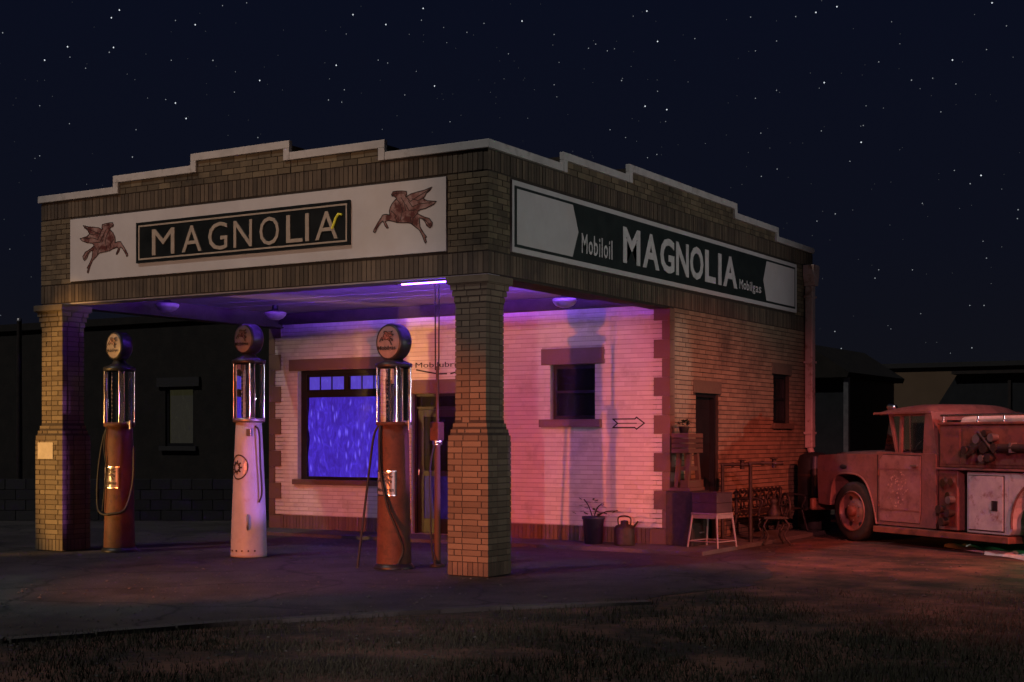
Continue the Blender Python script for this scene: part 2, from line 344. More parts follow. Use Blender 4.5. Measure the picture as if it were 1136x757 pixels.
# ------------------------------------------------------------------ bricks
CO = .0716
def brick_rects(u0, u1, v0, v1, holes=(), L=.215, soldier=False, j=.010, jh=None):
    """list of (u0,u1,v0,v1) bricks filling a rectangle in running bond (or one soldier row)"""
    out = []
    if soldier:
        n = max(1, round((u1-u0)/.0716)); st = (u1-u0)/n
        rows = [(v0, v1)]
    else:
        nr = max(1, round((v1-v0)/CO)); h = (v1-v0)/nr; rows = [(v0+i*h, v0+(i+1)*h) for i in range(nr)]
    for r, (a, b) in enumerate(rows):
        mid = (a+b)/2
        spans = [(u0, u1)]
        for hu0, hu1, hv0, hv1 in holes:
            if hv0 < mid < hv1:
                ns = []
                for s0, s1 in spans:
                    if hu1 <= s0 or hu0 >= s1: ns.append((s0, s1)); continue
                    if hu0 > s0: ns.append((s0, hu0))
                    if hu1 < s1: ns.append((hu1, s1))
                spans = ns
        step = st if soldier else L
        off = 0 if soldier else (step/2 if r % 2 else 0)
        for s0, s1 in spans:
            k = math.floor((s0-u0-off)/step+1e-6); x = u0+off+k*step
            while x < s1-1e-6:
                p, q = max(x, s0), min(x+step, s1)
                if q-p > .025: out.append((p+(jh or j)/2, q-(jh or j)/2, a+j/2, b-j/2))
                x += step
    return out
def lay(mb, rects, O, U, N, d0=-.05, jit=.003):
    """rects to boxes standing on the plane O,U,Z, front face on it"""
    O, U, N = map(Vector, (O, U, N)); Z = Vector((0, 0, 1))
    for u0, u1, v0, v1 in rects:
        t = random.uniform(-jit, jit); a = random.random()
        c = .0015
        pts = [O+U*u+Z*v for u, v in ((u0, v0), (u1, v0), (u1, v1), (u0, v1))]
        bk = [p+N*d0 for p in pts]; fr = [p+N*t for p in pts]
        fs = [(0,1,5,4),(1,2,6,5),(2,3,7,6),(3,0,4,7),(4,5,6,7)]
        if U.cross(Z).dot(N) < 0: fs = [f[::-1] for f in fs]
        mb.add(bk+fr, fs, a)
    return mb

# ------------------------------------------------------------------ ground
g = MB(); n = 60
def gz(x, y): return -.012
g.add([(-400,-400,gz(0,0)),(400,-400,gz(0,0)),(400,400,gz(0,0)),(-400,400,gz(0,0))], [(0,1,2,3)])
obj('ground', g, M['earth'], kind='structure')
fc = MB()
FORE = [(-30,-31.0),(-6.5,-12.2),(-.53,-6.2),(.38,-4.3),(1.67,-2.3),(2.6,-1.2),(3.0,.6),(2.5,2.6),(1.9,4.2),(1.2,6.0),(1.0,11.0),(-9,11.0),(-30,7)]
fine = []
for i in range(len(FORE)):
    a = Vector(FORE[i]); b = Vector(FORE[(i+1) % len(FORE)]); m = max(1, int((b-a).length/.25)) if i < 9 else 1
    nn = Vector((-(b-a).y, (b-a).x)).normalized()
    for k in range(m):
        p = a.lerp(b, k/m)+nn*(random.uniform(-.14, .14) if k and i < 9 else 0); fine.append((p.x, p.y))
fc.prism(fine, (0,0,-.07), (1,0,0), (0,1,0), (0,0,1), .062)
forecourt = obj('forecourt', fc, M['asphalt'], kind='structure')
# pale edge strip between drive and verge
ke = MB(); edge = [Vector((-6.7,-12.45)), Vector((-.6,-6.42)), Vector((.30,-4.55)), Vector((1.62,-2.52)), Vector((2.7,-1.32))]
for a, b in zip(edge, edge[1:]):
    d = (b-a).normalized(); p = Vector((d.y, -d.x))*.16; m = max(1, int((b-a).length/.6))
    for k in range(m):
        s_ = a.lerp(b, (k+.01)/m); e_ = a.lerp(b, (k+.985)/m); h = random.uniform(.0, .014)
        ke.prism([(s_.x,s_.y),(s_.x+p.x,s_.y+p.y),(e_.x+p.x,e_.y+p.y),(e_.x,e_.y)], (0,0,-.05), (1,0,0), (0,1,0), (0,0,1), .066+h)
obj('kerb_strip', ke, M['concrete'], kind='structure')
wk = MB(); wk.box(-7.7, .95, 4.1, 5.04, -.02, .05); wk.box(.012, .95, 5.05, 9.3, -.02, .049)
obj('walkway', wk, M['concrete'], kind='structure', bevel=.01)

# ------------------------------------------------------------------ service station
W, D, YW = 7.74, 11.36, 5.05
ZL, ZM, ZH = 5.165, 5.32, 5.475
ST = empty('service_station', (-W/2, 5.0, 0), 0, 'small buff brick filling station with corner canopy and stepped white-trimmed parapet', 'building')
class Rel:   # children are modelled in world coordinates
    pass
def part(name, mb, m, parent=None, **k):
    o = obj(name, mb, m, parent or ST, **k)
    if parent is None or parent is ST: o.matrix_parent_inverse = Matrix.Translation((W/2, -5.0, 0))
    return o
def level(u, steps):
    a, b, c, d = steps
    return ZL if u < a or u > d else (ZM if u < b or u > c else ZH)
FS = (-6.22, -4.74, -3.01, -1.49); SS = (1.77, 3.66, 7.61, 9.51)
# masonry core (joint-coloured), 12 mm behind the brick faces
c = MB(); k = .010; PT = .28
def front_segs(lo, hi, st): return [(lo, st[0], ZL), (st[0], st[1], ZM), (st[1], st[2], ZH), (st[2], st[3], ZM), (st[3], hi, ZL)]
c.box(-W+k, -k, k, PT, 3.585, 5.05)
for a, b, z in front_segs(-W+k, -k, FS): c.box(a+.002, b-.002, k+.001, PT-.001, 5.0, z-.06)
for sx in (0, 1):
    X0, X1 = (-PT, -k) if sx == 0 else (-W+k, -W+PT)
    c.box(X0, X1, PT+.001, D-k, 3.586, 5.051)
    for a, b, z in front_segs(k, D-k, SS): c.box(X0+.001, X1-.001, a+.002+(PT if a < 1 else 0), b-.002, 5.0, z-.06)
c.box(-W+PT, -PT, D-PT, D-k, 0, 5.05)
part('masonry_core', c, M['mortar'])
rf = MB(); rf.box(-W+PT, -PT, PT, D-PT, 4.5, 4.62); part('roof', rf, M['tar'])
# side wall with door and window openings (x = 0 plane) built as core pieces round the openings
DO = (6.01, 6.90, 0, 2.33); WI = (9.33, 10.14, 1.89, 2.75)
sw = MB()
def wall_pieces(mb, u0, u1, z0, z1, holes, put):
    us = sorted({u0, u1, *[h[0] for h in holes], *[h[1] for h in holes]})
    for a, b in zip(us, us[1:]):
        m = (a+b)/2; zz = [z0]
        for h in holes:
            if h[0] <= m <= h[1]: zz += [h[2], h[3]]
        zz.append(z1)
        for q in range(0, len(zz), 2):
            if zz[q+1]-zz[q] > .001: put(mb, a, b, zz[q], zz[q+1])
wall_pieces(sw, YW+.01, D-k, 0, 3.585, [DO, WI], lambda mb, a, b, z0, z1: mb.box(-PT, -k, a, b, z0, z1))
part('side_wall', sw, M['mortar']); part('side_wall', MB().box(-W+k, -W+PT, YW+.01, D-k, 0, 3.585), M['mortar'])
BG = (-7.12, -5.15, .91, 2.80); FD = (-4.69, -3.72, 0.05, 2.36); SWN = (-2.04, -1.25, 1.92, 2.77)
fw = MB()
wall_pieces(fw, -W+PT, -PT, 0, 3.80, [BG, FD, SWN], lambda mb, a, b, z0, z1: mb.box(a, b, YW+k, YW+.26, z0, z1))
fw.box(-W+k*2, -W+PT, YW+k, YW+.009+k, 0, 3.58); fw.box(-PT, -k*2, YW+k, YW+.009+k, 0, 3.58)
part('front_wall', fw, M['paint_joint'])

# brick facing: fascia
hol_f = [(-7.09, -.58, 3.88, 4.775)]
fb = MB()
lay(fb, brick_rects(-W, 0, 3.86, 4.80, hol_f), (0,0,0), (1,0,0), (0,-1,0))
for a, b, z in front_segs(-W, 0, FS):
    if z > ZL: lay(fb, brick_rects(a, b, 5.055, z-.10), (0,0,0), (1,0,0), (0,-1,0))
hol_s = [(.5, 10.42, 3.89, 4.765)]
lay(fb, brick_rects(0, D, 3.86, 4.80, hol_s), (0,0,0), (0,1,0), (1,0,0))
for a, b, z in front_segs(0, D, SS):
    if z > ZL: lay(fb, brick_rects(a, b, 5.055, z-.10), (0,0,0), (0,1,0), (1,0,0))
part('brick_facing', fb, M['fascia_brick'], kind='stuff', label='dingy buff brickwork of the parapet and fascia'); fb = MB()
lay(fb, brick_rects(YW+.15, D, .0, 3.585, [DO, WI, (WI[0]-.08, WI[1]+.08, 1.79, 1.89), (WI[0]-.08, WI[1]+.08, 2.75, 2.95), (DO[0]-.1, DO[1]+.1, 2.33, 2.53)], j=.013, jh=.006), (0,0,0), (0,1,0), (1,0,0))
part('brick_facing', fb, M['side_brick'], kind='stuff', label='buff running-bond brickwork of the side wall')
so = MB()
lay(so, brick_rects(-W, 0, 3.59, 3.85, soldier=True), (0,0,0), (1,0,0), (0,-1,0))
lay(so, brick_rects(-W, 0, 4.81, 5.05, soldier=True), (0,0,0), (1,0,0), (0,-1,0))
lay(so, brick_rects(0, D, 3.59, 3.85, soldier=True), (0,0,0), (0,1,0), (1,0,0))
lay(so, brick_rects(0, D, 4.81, 5.05, soldier=True), (0,0,0), (0,1,0), (1,0,0))
part('soldier_course', so, M['soldier'], kind='stuff', label='dark upright soldier-course bricks')
# coping: white-painted trim stepping along the parapet, riser at each step
def coping(lo, hi, st, put):
    segs = front_segs(lo, hi, st)
    for i, (a, b, z) in enumerate(segs):
        put(a+.001, b-.001, z-.10, z, 'coping')
    for i, s_ in enumerate(st):
        up = i < 2; z0 = (ZL, ZM, ZM, ZL)[i]; z1 = z0+.155
        put(s_+.001 if up else s_-.10, s_+.10 if up else s_-.001, z0-.10, z1-.101, 'coping_riser')
def put_f(a, b, z0, z1, nm):
    m = MB().box(a, b, -.035 - (.003 if 'riser' in nm else 0), .03, z0, z1); part(nm, m, M['coping'], bevel=.006)
coping(-W-.03, .0, FS, put_f)
def put_s(a, b, z0, z1, nm):
    m = MB().box(-.03, .035 + (.003 if 'riser' in nm else 0), a-(.035 if a < .1 else 0), b, z0, z1); part(nm, m, M['coping'], bevel=.006)
coping(.0, D, SS, put_s)
# canopy: ceiling, beams
ce = MB(); nb = 16
for i in range(nb):
    y0 = .29+i*(YW-.29)/nb; y1 = .29+(i+1)*(YW-.29)/nb-.006
    b = MB().box(-W+PT+.004, -PT-.004, y0, y1, 3.80+random.uniform(0, .004), 3.84); part('ceiling_board', b, M['ceiling'])
bm = MB(); bm.box(-W+.02, -.02, .02, PT+.01, 3.565, 3.584); part('beam_soffit', bm, M['ceiling'])
lb = MB(); lb.box(-W+.02, -W+PT+.03, PT+.012, YW, 3.56, 3.5845); part('beam', lb, M['timber'])
lb = MB(); lb.box(-PT-.03, -.02, PT+.012, YW, 3.56, 3.5845); part('beam', lb, M['timber'])
lb = MB(); lb.box(-W+PT+.032, -PT-.032, YW-.14, YW-.004, 3.62, 3.799); part('ledger_beam', lb, M['timber'])

# columns, course by course
def col_half(z):
    if z < 1.62: return .285, .262
    if z < 1.85: t = (z-1.62)/.23; return .285-.068*t, .262-.06*t
    if z < 3.24: return .217, .202
    t = (z-3.24)/.26; return .217+.06*t, .202+.06*t
def column(cx, individual):
    cy = .195
    core = MB()
    for z0, z1 in ((0,1.62),(1.62,1.70),(1.70,1.77),(1.77,1.85),(1.85,3.24),(3.24,3.33),(3.33,3.42),(3.42,3.465)):
        hx, hy = col_half((z0+z1)/2); core.box(cx-hx+.009, cx+hx-.009, cy-hy+.009, cy+hy-.009, z0+.0005, z1)
    co = part('column', core, M['mortar'], label='square brick canopy column on a wider pedestal')
    cache = {}; T = .095; joined = MB()
    def put(x0, x1, y0, y1, z0, z1, face):
        if individual and face in ('f', 's'):
            key = (round(x1-x0, 3), round(y1-y0, 3), round(z1-z0, 3), random.randrange(5))
            if key not in cache:
                dx, dy, dz = key[:3]
                cache[key] = MB().box(-dx/2, dx/2, -dy/2, dy/2, -dz/2, dz/2, (key[3]+.5)/5).mesh('brick', M['brick'] if z0 > .17 else M['soldier'])
            o = link('brick', cache[key], co); jt = random.uniform(-.002, .002)
            o.location = ((x0+x1)/2+jt, (y0+y1)/2-jt, (z0+z1)/2)
            return
        joined.box(x0, x1, y0, y1, z0, z1, random.random())
    def course(z0, z1, r, soldier=False):
        hx, hy = col_half((z0+z1)/2); X0, X1, Y0, Y1 = cx-hx, cx+hx, cy-hy, cy+hy; j = .011
        L = .0716 if soldier else .215
        ev = r % 2 == 0
        def run(a, b, rev):
            n_ = max(1, round((b-a)/L)); 
            if soldier: ed = [a+(b-a)*i/n_ for i in range(n_+1)]
            else:
                ed = [a]; x = a+(L if ev else L*.5)
                while x < b-.06: ed.append(x); x += L
                ed.append(b)
                if rev: ed = [a+b-q for q in ed][::-1]
            return [(p+j/2, q-j/2) for p, q in zip(ed, ed[1:])]
        fx0, fx1 = (X0-j/2, X1+j/2) if ev else (X0+T, X1-T)
        sy0, sy1 = (Y0+T, Y1-T) if ev else (Y0-j/2, Y1+j/2)
        for a, b in run(fx0, fx1, False):
            put(a, b, Y0, Y0+T-j, z0+j/2, z1-j/2, 'f'); put(a, b, Y1-T+j, Y1, z0+j/2, z1-j/2, 'b')
        for a, b in run(sy0, sy1, True):
            put(X1-T+j, X1, a, b, z0+j/2, z1-j/2, 's'); put(X0, X0+T-j, a, b, z0+j/2, z1-j/2, 'w')
    course(0, .165, 0, True)
    nr = 46; h = (3.468-.165)/nr
    for r in range(nr): course(.165+r*h, .165+(r+1)*h, r)
    if joined.v:
        part('brick_facing', joined, M['brick'], co, kind='stuff')
    cp = MB().box(cx-.30, cx+.30, cy-.285, cy+.285, 3.478, 3.563)
    cp.box(cx-.285, cx+.285, cy-.27, cy+.27, 3.464, 3.4775)
    part('capital_slab', cp, M['brick'], co, bevel=.006)
    return co
near_col = column(-.245, True); near_col['label'] = 'near corner column of brick, one face amber, the other dark'
far_col = column(-7.495, False); far_col['label'] = 'far left column of brick with a pale notice on it'

# painted front wall under the canopy
pb = MB()
hb = [BG, FD, SWN, (-7.30,-4.97,2.80,3.0), (-7.2,-5.07,.82,.91), (-4.80,-3.55,2.36,2.59), (-2.19,-1.09,2.77,3.02), (-2.21,-1.13,1.80,1.92)]
lay(pb, brick_rects(-W+.11, -.11, .29, 3.62, hb, j=.012, jh=.003), (0,YW,0), (1,0,0), (0,-1,0), jit=.0015)
part('painted_brick_facing', pb, M['painted'], kind='stuff', label='white-painted brickwork under the canopy')
bs = MB(); lay(bs, brick_rects(-W+.10, -.10, .0, .285, [(FD[0],FD[1],0,1)], soldier=True), (0,YW-.012,0), (1,0,0), (0,-1,0), jit=.002)
part('base_course', bs, M['brown'], kind='stuff', label='brown upright bricks along the foot of the wall')
z = .0; q = 0
while z < 3.56:
    z1 = min(z+.282, 3.565); wd = .25 if q % 2 == 0 else .115
    part('quoin', MB().box(-wd, .016, YW-.018, YW+.155, z+.002, z1-.002, random.random()), M['brown'], bevel=.004)
    part('quoin', MB().box(-W-.016, -W+wd, YW-.018, YW+.155, z+.002, z1-.002, random.random()), M['brown'], bevel=.004)
    z = z1; q += 1
def lintel(name, x0, x1, z0, z1, m='brown', d=.022):
    return part(name, MB().box(x0, x1, YW-d, YW+.1, z0, z1, random.random()), M[m], bevel=.006)
lintel('lintel', -7.30, -4.97, 2.80, 3.0); lintel('sill', -7.2, -5.07, .82, .91, d=.06)
lintel('lintel', -4.80, -3.55, 2.36, 2.59); lintel('lintel', -2.19, -1.09, 2.77, 3.02, d=.03); lintel('sill', -2.21, -1.13, 1.80, 1.92, d=.07)
# big display window
bw = MB(); yf = YW+.10
x0, x1, z0, z1 = BG
for a, b, c_, d_ in ((x0, x0+.13, z0, z1), (x1-.13, x1, z0, z1), (x0+.13, x1-.13, z1-.07, z1), (x0+.13, x1-.13, z0, z0+.05), (x0+.13, x1-.13, 2.335, 2.43)):
    bw.box(a, b, yf, yf+.09, c_, d_)
bigwin = part('window', bw, M['frame'], label='wide display window glowing violet behind a crinkled film', bevel=.004)
xa, xb = x0+.131, x1-.131; mid = (xa+xb)/2
for gx0, gx1 in ((xa, mid-.05), (mid+.05, xb)):
    for i in range(3):
        p0 = gx0+.024+(gx1-gx0-.04)*i/3; p1 = gx0+(gx1-gx0-.04)*(i+1)/3+.016
        part('pane', MB().box(p0, p1, yf+.04, yf+.05, 2.47, 2.69), M['litpane'], bigwin)
mu = MB(); mu.box(xa, xb, yf+.02, yf+.045+.02, 2.431, 2.469); mu.box(xa, xb, yf+.02, yf+.065, 2.69, 2.729); mu.box(mid-.05, mid+.05, yf+.01, yf+.07, 2.4692, 2.6898)
for gx0, gx1 in ((xa, mid-.05), (mid+.05, xb)):
    for i in range(3):
        xx = gx0+.02+(gx1-gx0-.04)*i/3; mu.box(xx-.008, xx+.008, yf+.02, yf+.06, 2.4692, 2.6898)
part('muntin', mu, M['frame'], bigwin)
# crinkled lit film behind the glass
gr = []
for i in range(29):
    row = []
    for j in range(37):
        x = xa-.02+(xb-xa+.04)*j/36; zz = z0+.04+(2.345-z0-.04)*i/28
        row.append((x, yf+.055+.012*math.sin(7*x+3*math.sin(4*zz))+.01*math.sin(11*zz+5*x), zz))
    gr.append(row)
part('lit_film', MB().grid(gr), M['litfilm'], bigwin)
part('backing_panel', MB().box(x0-.03, x1+.03, yf+.1, yf+.12, z0-.03, z1+.03), M['frame'], bigwin)
# office door
x0, x1, z0, z1 = FD
dr = MB()
for a, b, c_, d_ in ((x0+.05, x0+.17, z0+.01, 2.1), (x1-.17, x1-.05, z0+.01, 2.1), (x0+.17, x1-.17, 1.98, 2.1), (x0+.17, x1-.17, z0+.01, .3), (x0+.17, x1-.17, 1.0, 1.09)):
    dr.box(a, b, yf+.02, yf+.06, c_, d_)
door = part('door', dr, M['door'], label='dark glazed office door with a faint violet pane', bevel=.004)
part('pane', MB().box(x0+.16, x1-.16, yf+.035, yf+.045, 1.08, 1.99), M['darkglass'], door)
part('pane', MB().box(x0+.16, x1-.16, yf+.036, yf+.046, .29, 1.01), M['faintpane'], door)
fr = MB()
for a, b, c_, d_ in ((x0, x0+.045, z0, z1), (x1-.045, x1, z0, z1), (x0+.045, x1-.045, 2.105, 2.15), (x0+.045, x1-.045, z1-.04, z1)): fr.box(a, b, yf, yf+.09, c_, d_)
part('door_frame', fr, M['frame'], door)
part('transom_pane', MB().box(x0+.045, x1-.045, yf+.05, yf+.06, 2.15, z1-.04), M['darkglass'], door)
part('handle', MB().cyl((x0+.11, yf-.03, 1.05), (x0+.11, yf+.02, 1.05), .014).cyl((x0+.11, yf-.035, 1.02), (x0+.11, yf-.035, 1.12), .012), M['chrome'], door)
rc = MB().box(-5.0, -3.5, YW+.24, YW+.26, -.01, 2.5); part('lobby_panel', rc, M['frame'])
# small window
x0, x1, z0, z1 = SWN
wn = MB()
for a, b, c_, d_ in ((x0, x0+.06, z0, z1), (x1-.06, x1, z0, z1), (x0+.06, x1-.06, z1-.06, z1), (x0+.06, x1-.06, z0, z0+.06), (x0+.06, x1-.06, 2.33, 2.37)):
    wn.box(a, b, yf, yf+.06, c_, d_)
w2 = part('window', wn, M['frame'], label='small dark window with brown lintel and sill', bevel=.003)
part('pane', MB().box(x0+.05, x1-.05, yf+.03, yf+.035, z0+.05, z1-.05), M['darkglass'], w2)
# side door and window
y0, y1, z0, z1 = DO
dd = MB().box(-.17, -.13, y0+.06, y1-.06, .03, z1-.06); sd = part('door', dd, M['door'], label='dark recessed side door', bevel=.004)
for zz0, zz1 in ((.2, 1.0), (1.15, 2.1)):
    part('door_panel', MB().box(-.135, -.12, y0+.18, y1-.18, zz0, zz1), M['door'], sd, bevel=.01)
f2 = MB().box(-.2, -.05, y0, y0+.058, 0, z1).box(-.2, -.05, y1-.058, y1, 0, z1).box(-.2, -.05, y0+.058, y1-.058, z1-.058, z1); part('door_frame', f2, M['frame'], sd)
part('handle', MB().lathe([(0,.05),(.03,.045),(.035,.02),(.012,.01),(.012,0)], 12, (-.13, y0+.13, 1.0), Matrix.Rotation(R(90), 3, 'Y')), M['steel'], sd)
part('lintel', MB().box(-.1, .012, y0-.10, y1+.10, 2.332, 2.53), M['soldier'], bevel=.005)
y0, y1, z0, z1 = WI
f2 = MB().box(-.16, -.08, y0, y0+.055, z0, z1).box(-.16, -.08, y1-.055, y1, z0, z1).box(-.16, -.08, y0+.055, y1-.055, z1-.055, z1).box(-.16, -.08, y0+.055, y1-.055, z0, z0+.055).box(-.16, -.08, y0+.055, y1-.055, 2.3, 2.335)
w3 = part('window', f2, M['frame'], label='small dark window in the red-lit side wall')
part('pane', MB().box(-.13, -.125, y0+.05, y1-.05, z0+.05, z1-.05), M['darkglass'], w3)
part('lintel', MB().box(-.1, .014, y0-.08, y1+.08, 2.752, 2.95), M['soldier'], bevel=.005)
part('sill', MB().box(-.1, .06, y0-.08, y1+.08, 1.792, 1.888), M['soldier'], bevel=.006)
# painted words and arrow on the front wall
gv, gf = gl('Mobilubrication', .0)
part('wall_lettering', flat((gv, gf), 1.32, .085, (-4.60, YW-.004, 2.79), (1,0,0), (0,0,1), (0,-1,0), .004), M['outline'], label='dark painted lettering above the office door')
br = MB(); ribbon(br, [(-4.58,2.755),(-4.15,2.68),(-3.98,2.68)], .025, lambda x, y: (x, YW-.006, y)); ribbon(br, [(-3.9,2.68),(-3.3,2.80)], .025, lambda x, y: (x, YW-.006, y))
part('lettering_underline', br, M['outline'])
ar = MB(); ribbon(ar, [(-.94,1.92),(-.57,1.92),(-.54,1.945),(-.41,1.855),(-.54,1.765),(-.57,1.79),(-.94,1.79),(-.86,1.855)], .02, lambda x, y: (x, YW-.006, y), True)
ribbon(ar, [(-.86,1.855),(-.54,1.855)], .012, lambda x, y: (x, YW-.0065, y))
part('painted_arrow', ar, M['outline'], label='outlined arrow painted on the wall, pointing right')
# downspout
ds = MB().box(.02, .17, 10.86, 11.03, 1.45, 4.42)
dsp = part('downspout', ds, M['pipe'], bevel=.02)
part('rain_head', MB().prism([(10.79,4.80),(11.11,4.80),(11.11,4.62),(11.03,4.42),(10.86,4.42),(10.79,4.62)], (.016,0,0), (0,1,0), (0,0,1), (1,0,0), .20), M['pipe'], dsp, bevel=.008)
for zz in (1.7, 3.0, 4.2): part('strap', MB().box(.016, .178, 10.82, 11.07, zz, zz+.04), M['pipe'], dsp)
part('elbow', MB().tube([(.1,10.945,1.5),(.1,10.945,1.42),(.14,10.945,1.32),(.19,10.94,1.28)], .06, 10), M['pipe'], dsp)
# notice on the far column
nt_ = MB().box(-7.72, -7.40, -.076, -.068, 1.33, 1.57)
obj('paper_notice', nt_, M['paper'], label='pale paper notice fixed to the far left brick column', cat='notice')

# ------------------------------------------------------------------ signs
S1 = empty('signboard', (-3.83, 0, 3.88), 0, 'white front signboard with two winged horses and a black name panel', 'sign')
def rel(o, root): o.matrix_parent_inverse = Matrix.Translation(root.location).inverted(); return o
def sp_(name, mb, m, root=S1, **k): return rel(obj(name, mb, m, root, **k), root)
sp_('panel', MB().box(-7.09, -.58, -.03, .004, 3.88, 4.775), M['signwhite'], bevel=.004)
bp = sp_('name_panel', MB().box(-5.73, -2.01, -.055, -.031, 4.055, 4.615), M['signblack'], bevel=.003)
def fr_strip(x0, x1, z0, z1, t, y, d, m, nm):
    mb = MB().box(x0, x1, y-d, y, z1-t, z1).box(x0, x1, y-d, y, z0, z0+t).box(x0, x0+t, y-d, y, z0+t, z1-t).box(x1-t, x1, y-d, y, z0+t, z1-t)
    sp_(nm, mb, m)
fr_strip(-5.73, -2.01, 4.055, 4.615, .028, -.0552, .012, M['signblack'], 'outer_frame')
fr_strip(-5.69, -2.05, 4.095, 4.575, .022, -.0552, .008, M['letter'], 'gilt_border')
for ch, a, b, bo in (('M',-5.42,-5.0,0),('A',-4.86,-4.50,0),('G',-4.38,-4.04,0),('N',-3.93,-3.61,0),('O',-3.48,-3.15,0),('L',-3.03,-2.76,0),('I',-2.715,-2.655,0),('A',-2.55,-2.19,0)):
    zo = .012 if ch in 'GO' else 0
    sp_('letter', flat(gl(ch, .0), b-a, .355+2*zo*.6, (a, -.0555, 4.145-zo*.6), (1,0,0), (0,0,1), (0,-1,0), .016), M['letter'])
sp_('yellow_glint', MB().tube([(-2.13,-.07,4.44),(-2.18,-.074,4.45),(-2.22,-.076,4.40),(-2.25,-.076,4.33),(-2.28,-.076,4.27)], .015, 6), M['yellowglint'])  # curved piece added as the yellow light reflection on the name panel
def hm(cx, cz, k, mir=1):
    return lambda x, y, d: (cx+mir*x*k, -.031-d, cz+y*k)
rel(winged_horse(S1, hm(-1.189, 4.329, 1.0)), S1)
rel(winged_horse(S1, hm(-6.40, 4.325, 1.02, -1)), S1)
for o in S1.children:
    for ch in o.children: ch.matrix_parent_inverse = Matrix.Identity(4)
S2 = empty('signboard', (0, 5.46, 3.89), 0, 'long dark side signboard with white arrow-ended panels and white lettering', 'sign')
sp_('panel', MB().box(-.004, .03, .5, 10.42, 3.89, 4.765), M['signwhite'], S2, bevel=.004)
sp_('dark_field', MB().box(.0302, .036, .55, 10.33, 3.955, 4.70), M['signgreen'], S2)
sp_('white_arrow_panel', MB().prism([(.59,3.99),(1.99,3.99),(2.15,4.33),(2.0,4.665),(.59,4.665)], (.0362,0,0), (0,1,0), (0,0,1), (1,0,0), .006), M['signwhite'], S2)
sp_('white_arrow_panel', MB().prism([(10.27,3.99),(8.90,3.99),(8.75,4.33),(8.90,4.665),(10.27,4.665)][::-1], (.0362,0,0), (0,1,0), (0,0,1), (1,0,0), .006), M['signwhite'], S2)
for ch, a, b in (('M',3.44,3.98),('A',4.06,4.61),('G',4.64,5.13),('N',5.19,5.65),('O',5.70,6.20),('L',6.27,6.69),('I',6.79,6.92),('A',6.99,7.58)):
    zo = .01 if ch in 'GO' else 0
    sp_('letter', flat(gl(ch, .028), b-a, .50+zo, (.0362, a, 4.07-zo/2), (0,1,0), (0,0,1), (1,0,0), .008), M['letterwhite'], S2)
def word(txt, a, b, z0, h, bo):
    """one mesh per letter, laid left to right from the whole word's own spacing"""
    n_ = len(txt); full, _ = gl(txt, bo); 
    wd = {'M':1.35,'m':1.35,'i':.48,'l':.48,'t':.6}
    tot = sum(wd.get(c_, 1) for c_ in txt); x = a
    for c_ in txt:
        cw = (b-a)*wd.get(c_, 1)/tot
        up = 1.0 if c_ in 'Mbl' else (.95 if c_ == 'i' else .68); lo = 0
        if c_ == 'g': lo = -.24; up = .92
        fr_ = .42 if c_ in 'il' else .80
        sp_('letter', flat(gl(c_, bo), cw*fr_, h*up, (.0362, x+cw*(1-fr_)/2, z0+lo*h), (0,1,0), (0,0,1), (1,0,0), .006), M['letterwhite'], S2)
        x += cw
word('Mobiloil', 2.22, 3.14, 4.07, .26, .01)
word('Mobilgas', 7.66, 8.66, 4.09, .155, .005)

# ------------------------------------------------------------------ ceiling lamps, led strip
def bowl(loc, label):
    e_ = empty('ceiling_lamp', loc, 0, label, 'lamp', 'bowl lamps under the canopy')
    obj('glass_bowl', MB().lathe([(.0,-.13),(.07,-.125),(.13,-.10),(.17,-.055),(.185,-.02),(.17,0)], 20), M['lampglass'], e_)
    obj('ceiling_rose', MB().lathe([(.17,0),(.12,.02),(.06,.035),(.05,.05),(0.05,.115)], 16), M['frame'], e_)
    return e_
bowl((-6.85, 1.65, 3.69), 'frosted bowl lamp nearest the far left column'); bowl((-6.42, 3.65, 3.69), 'frosted bowl lamp above the left edge of the office wall'); bowl((-1.28, 4.15, 3.69), 'frosted bowl lamp above the small dark window')
LE = empty('led_strip', (-1.2, .2, 3.54), 0, 'glowing violet LED strip fixed inside the canopy corner by the near column', 'light strip')
rel(obj('tube', MB().bar((-1.35,.14,3.535), (-.56,.14,3.535), .022, .013), M['led'], LE), LE)
rel(obj('tube', MB().bar((-.42,.52,3.53), (-.42,.62,3.53), .03, .022), M['led'], LE), LE)
rel(obj('mounting_rail', MB().bar((-1.4,.14,3.553), (-.56,.14,3.553), .05, .022), M['steel'], LE), LE)
rel(obj('tube', MB().bar((-.66,PT+.10,3.67), (-5.2,PT+.10,3.67), .02, .016), mat('hidden_violet_fill', (.8,.7,1), emit=(.20,.055,1.0), es=2300), LE), LE)  # unseen tube added to wash the ceiling violet
rel(obj('light_baffle', MB().box(-5.3, -.32, PT+.012, PT+.30, 3.60, 3.612).box(-5.3, -.66, PT+.30, PT+.312, 3.60, 3.667), M['timber'], LE), LE)  # unseen trough added to keep that violet off floor and wall
rel(obj('tube', MB().bar((-.40,.75,3.67), (-.40,3.6,3.67), .02, .016), bpy.data.materials['hidden_violet_fill'], LE), LE)  # second unseen tube, added for the same ceiling wash
rel(obj('light_baffle', MB().box(-.62, -.312, .62, 3.7, 3.60, 3.612).box(-.632, -.62, .62, 3.7, 3.60, 3.667).box(-.62, -.312, 3.7, 3.712, 3.60, 3.667), M['timber'], LE), LE)  # unseen lipped trough added to shield wall and floor from this tube

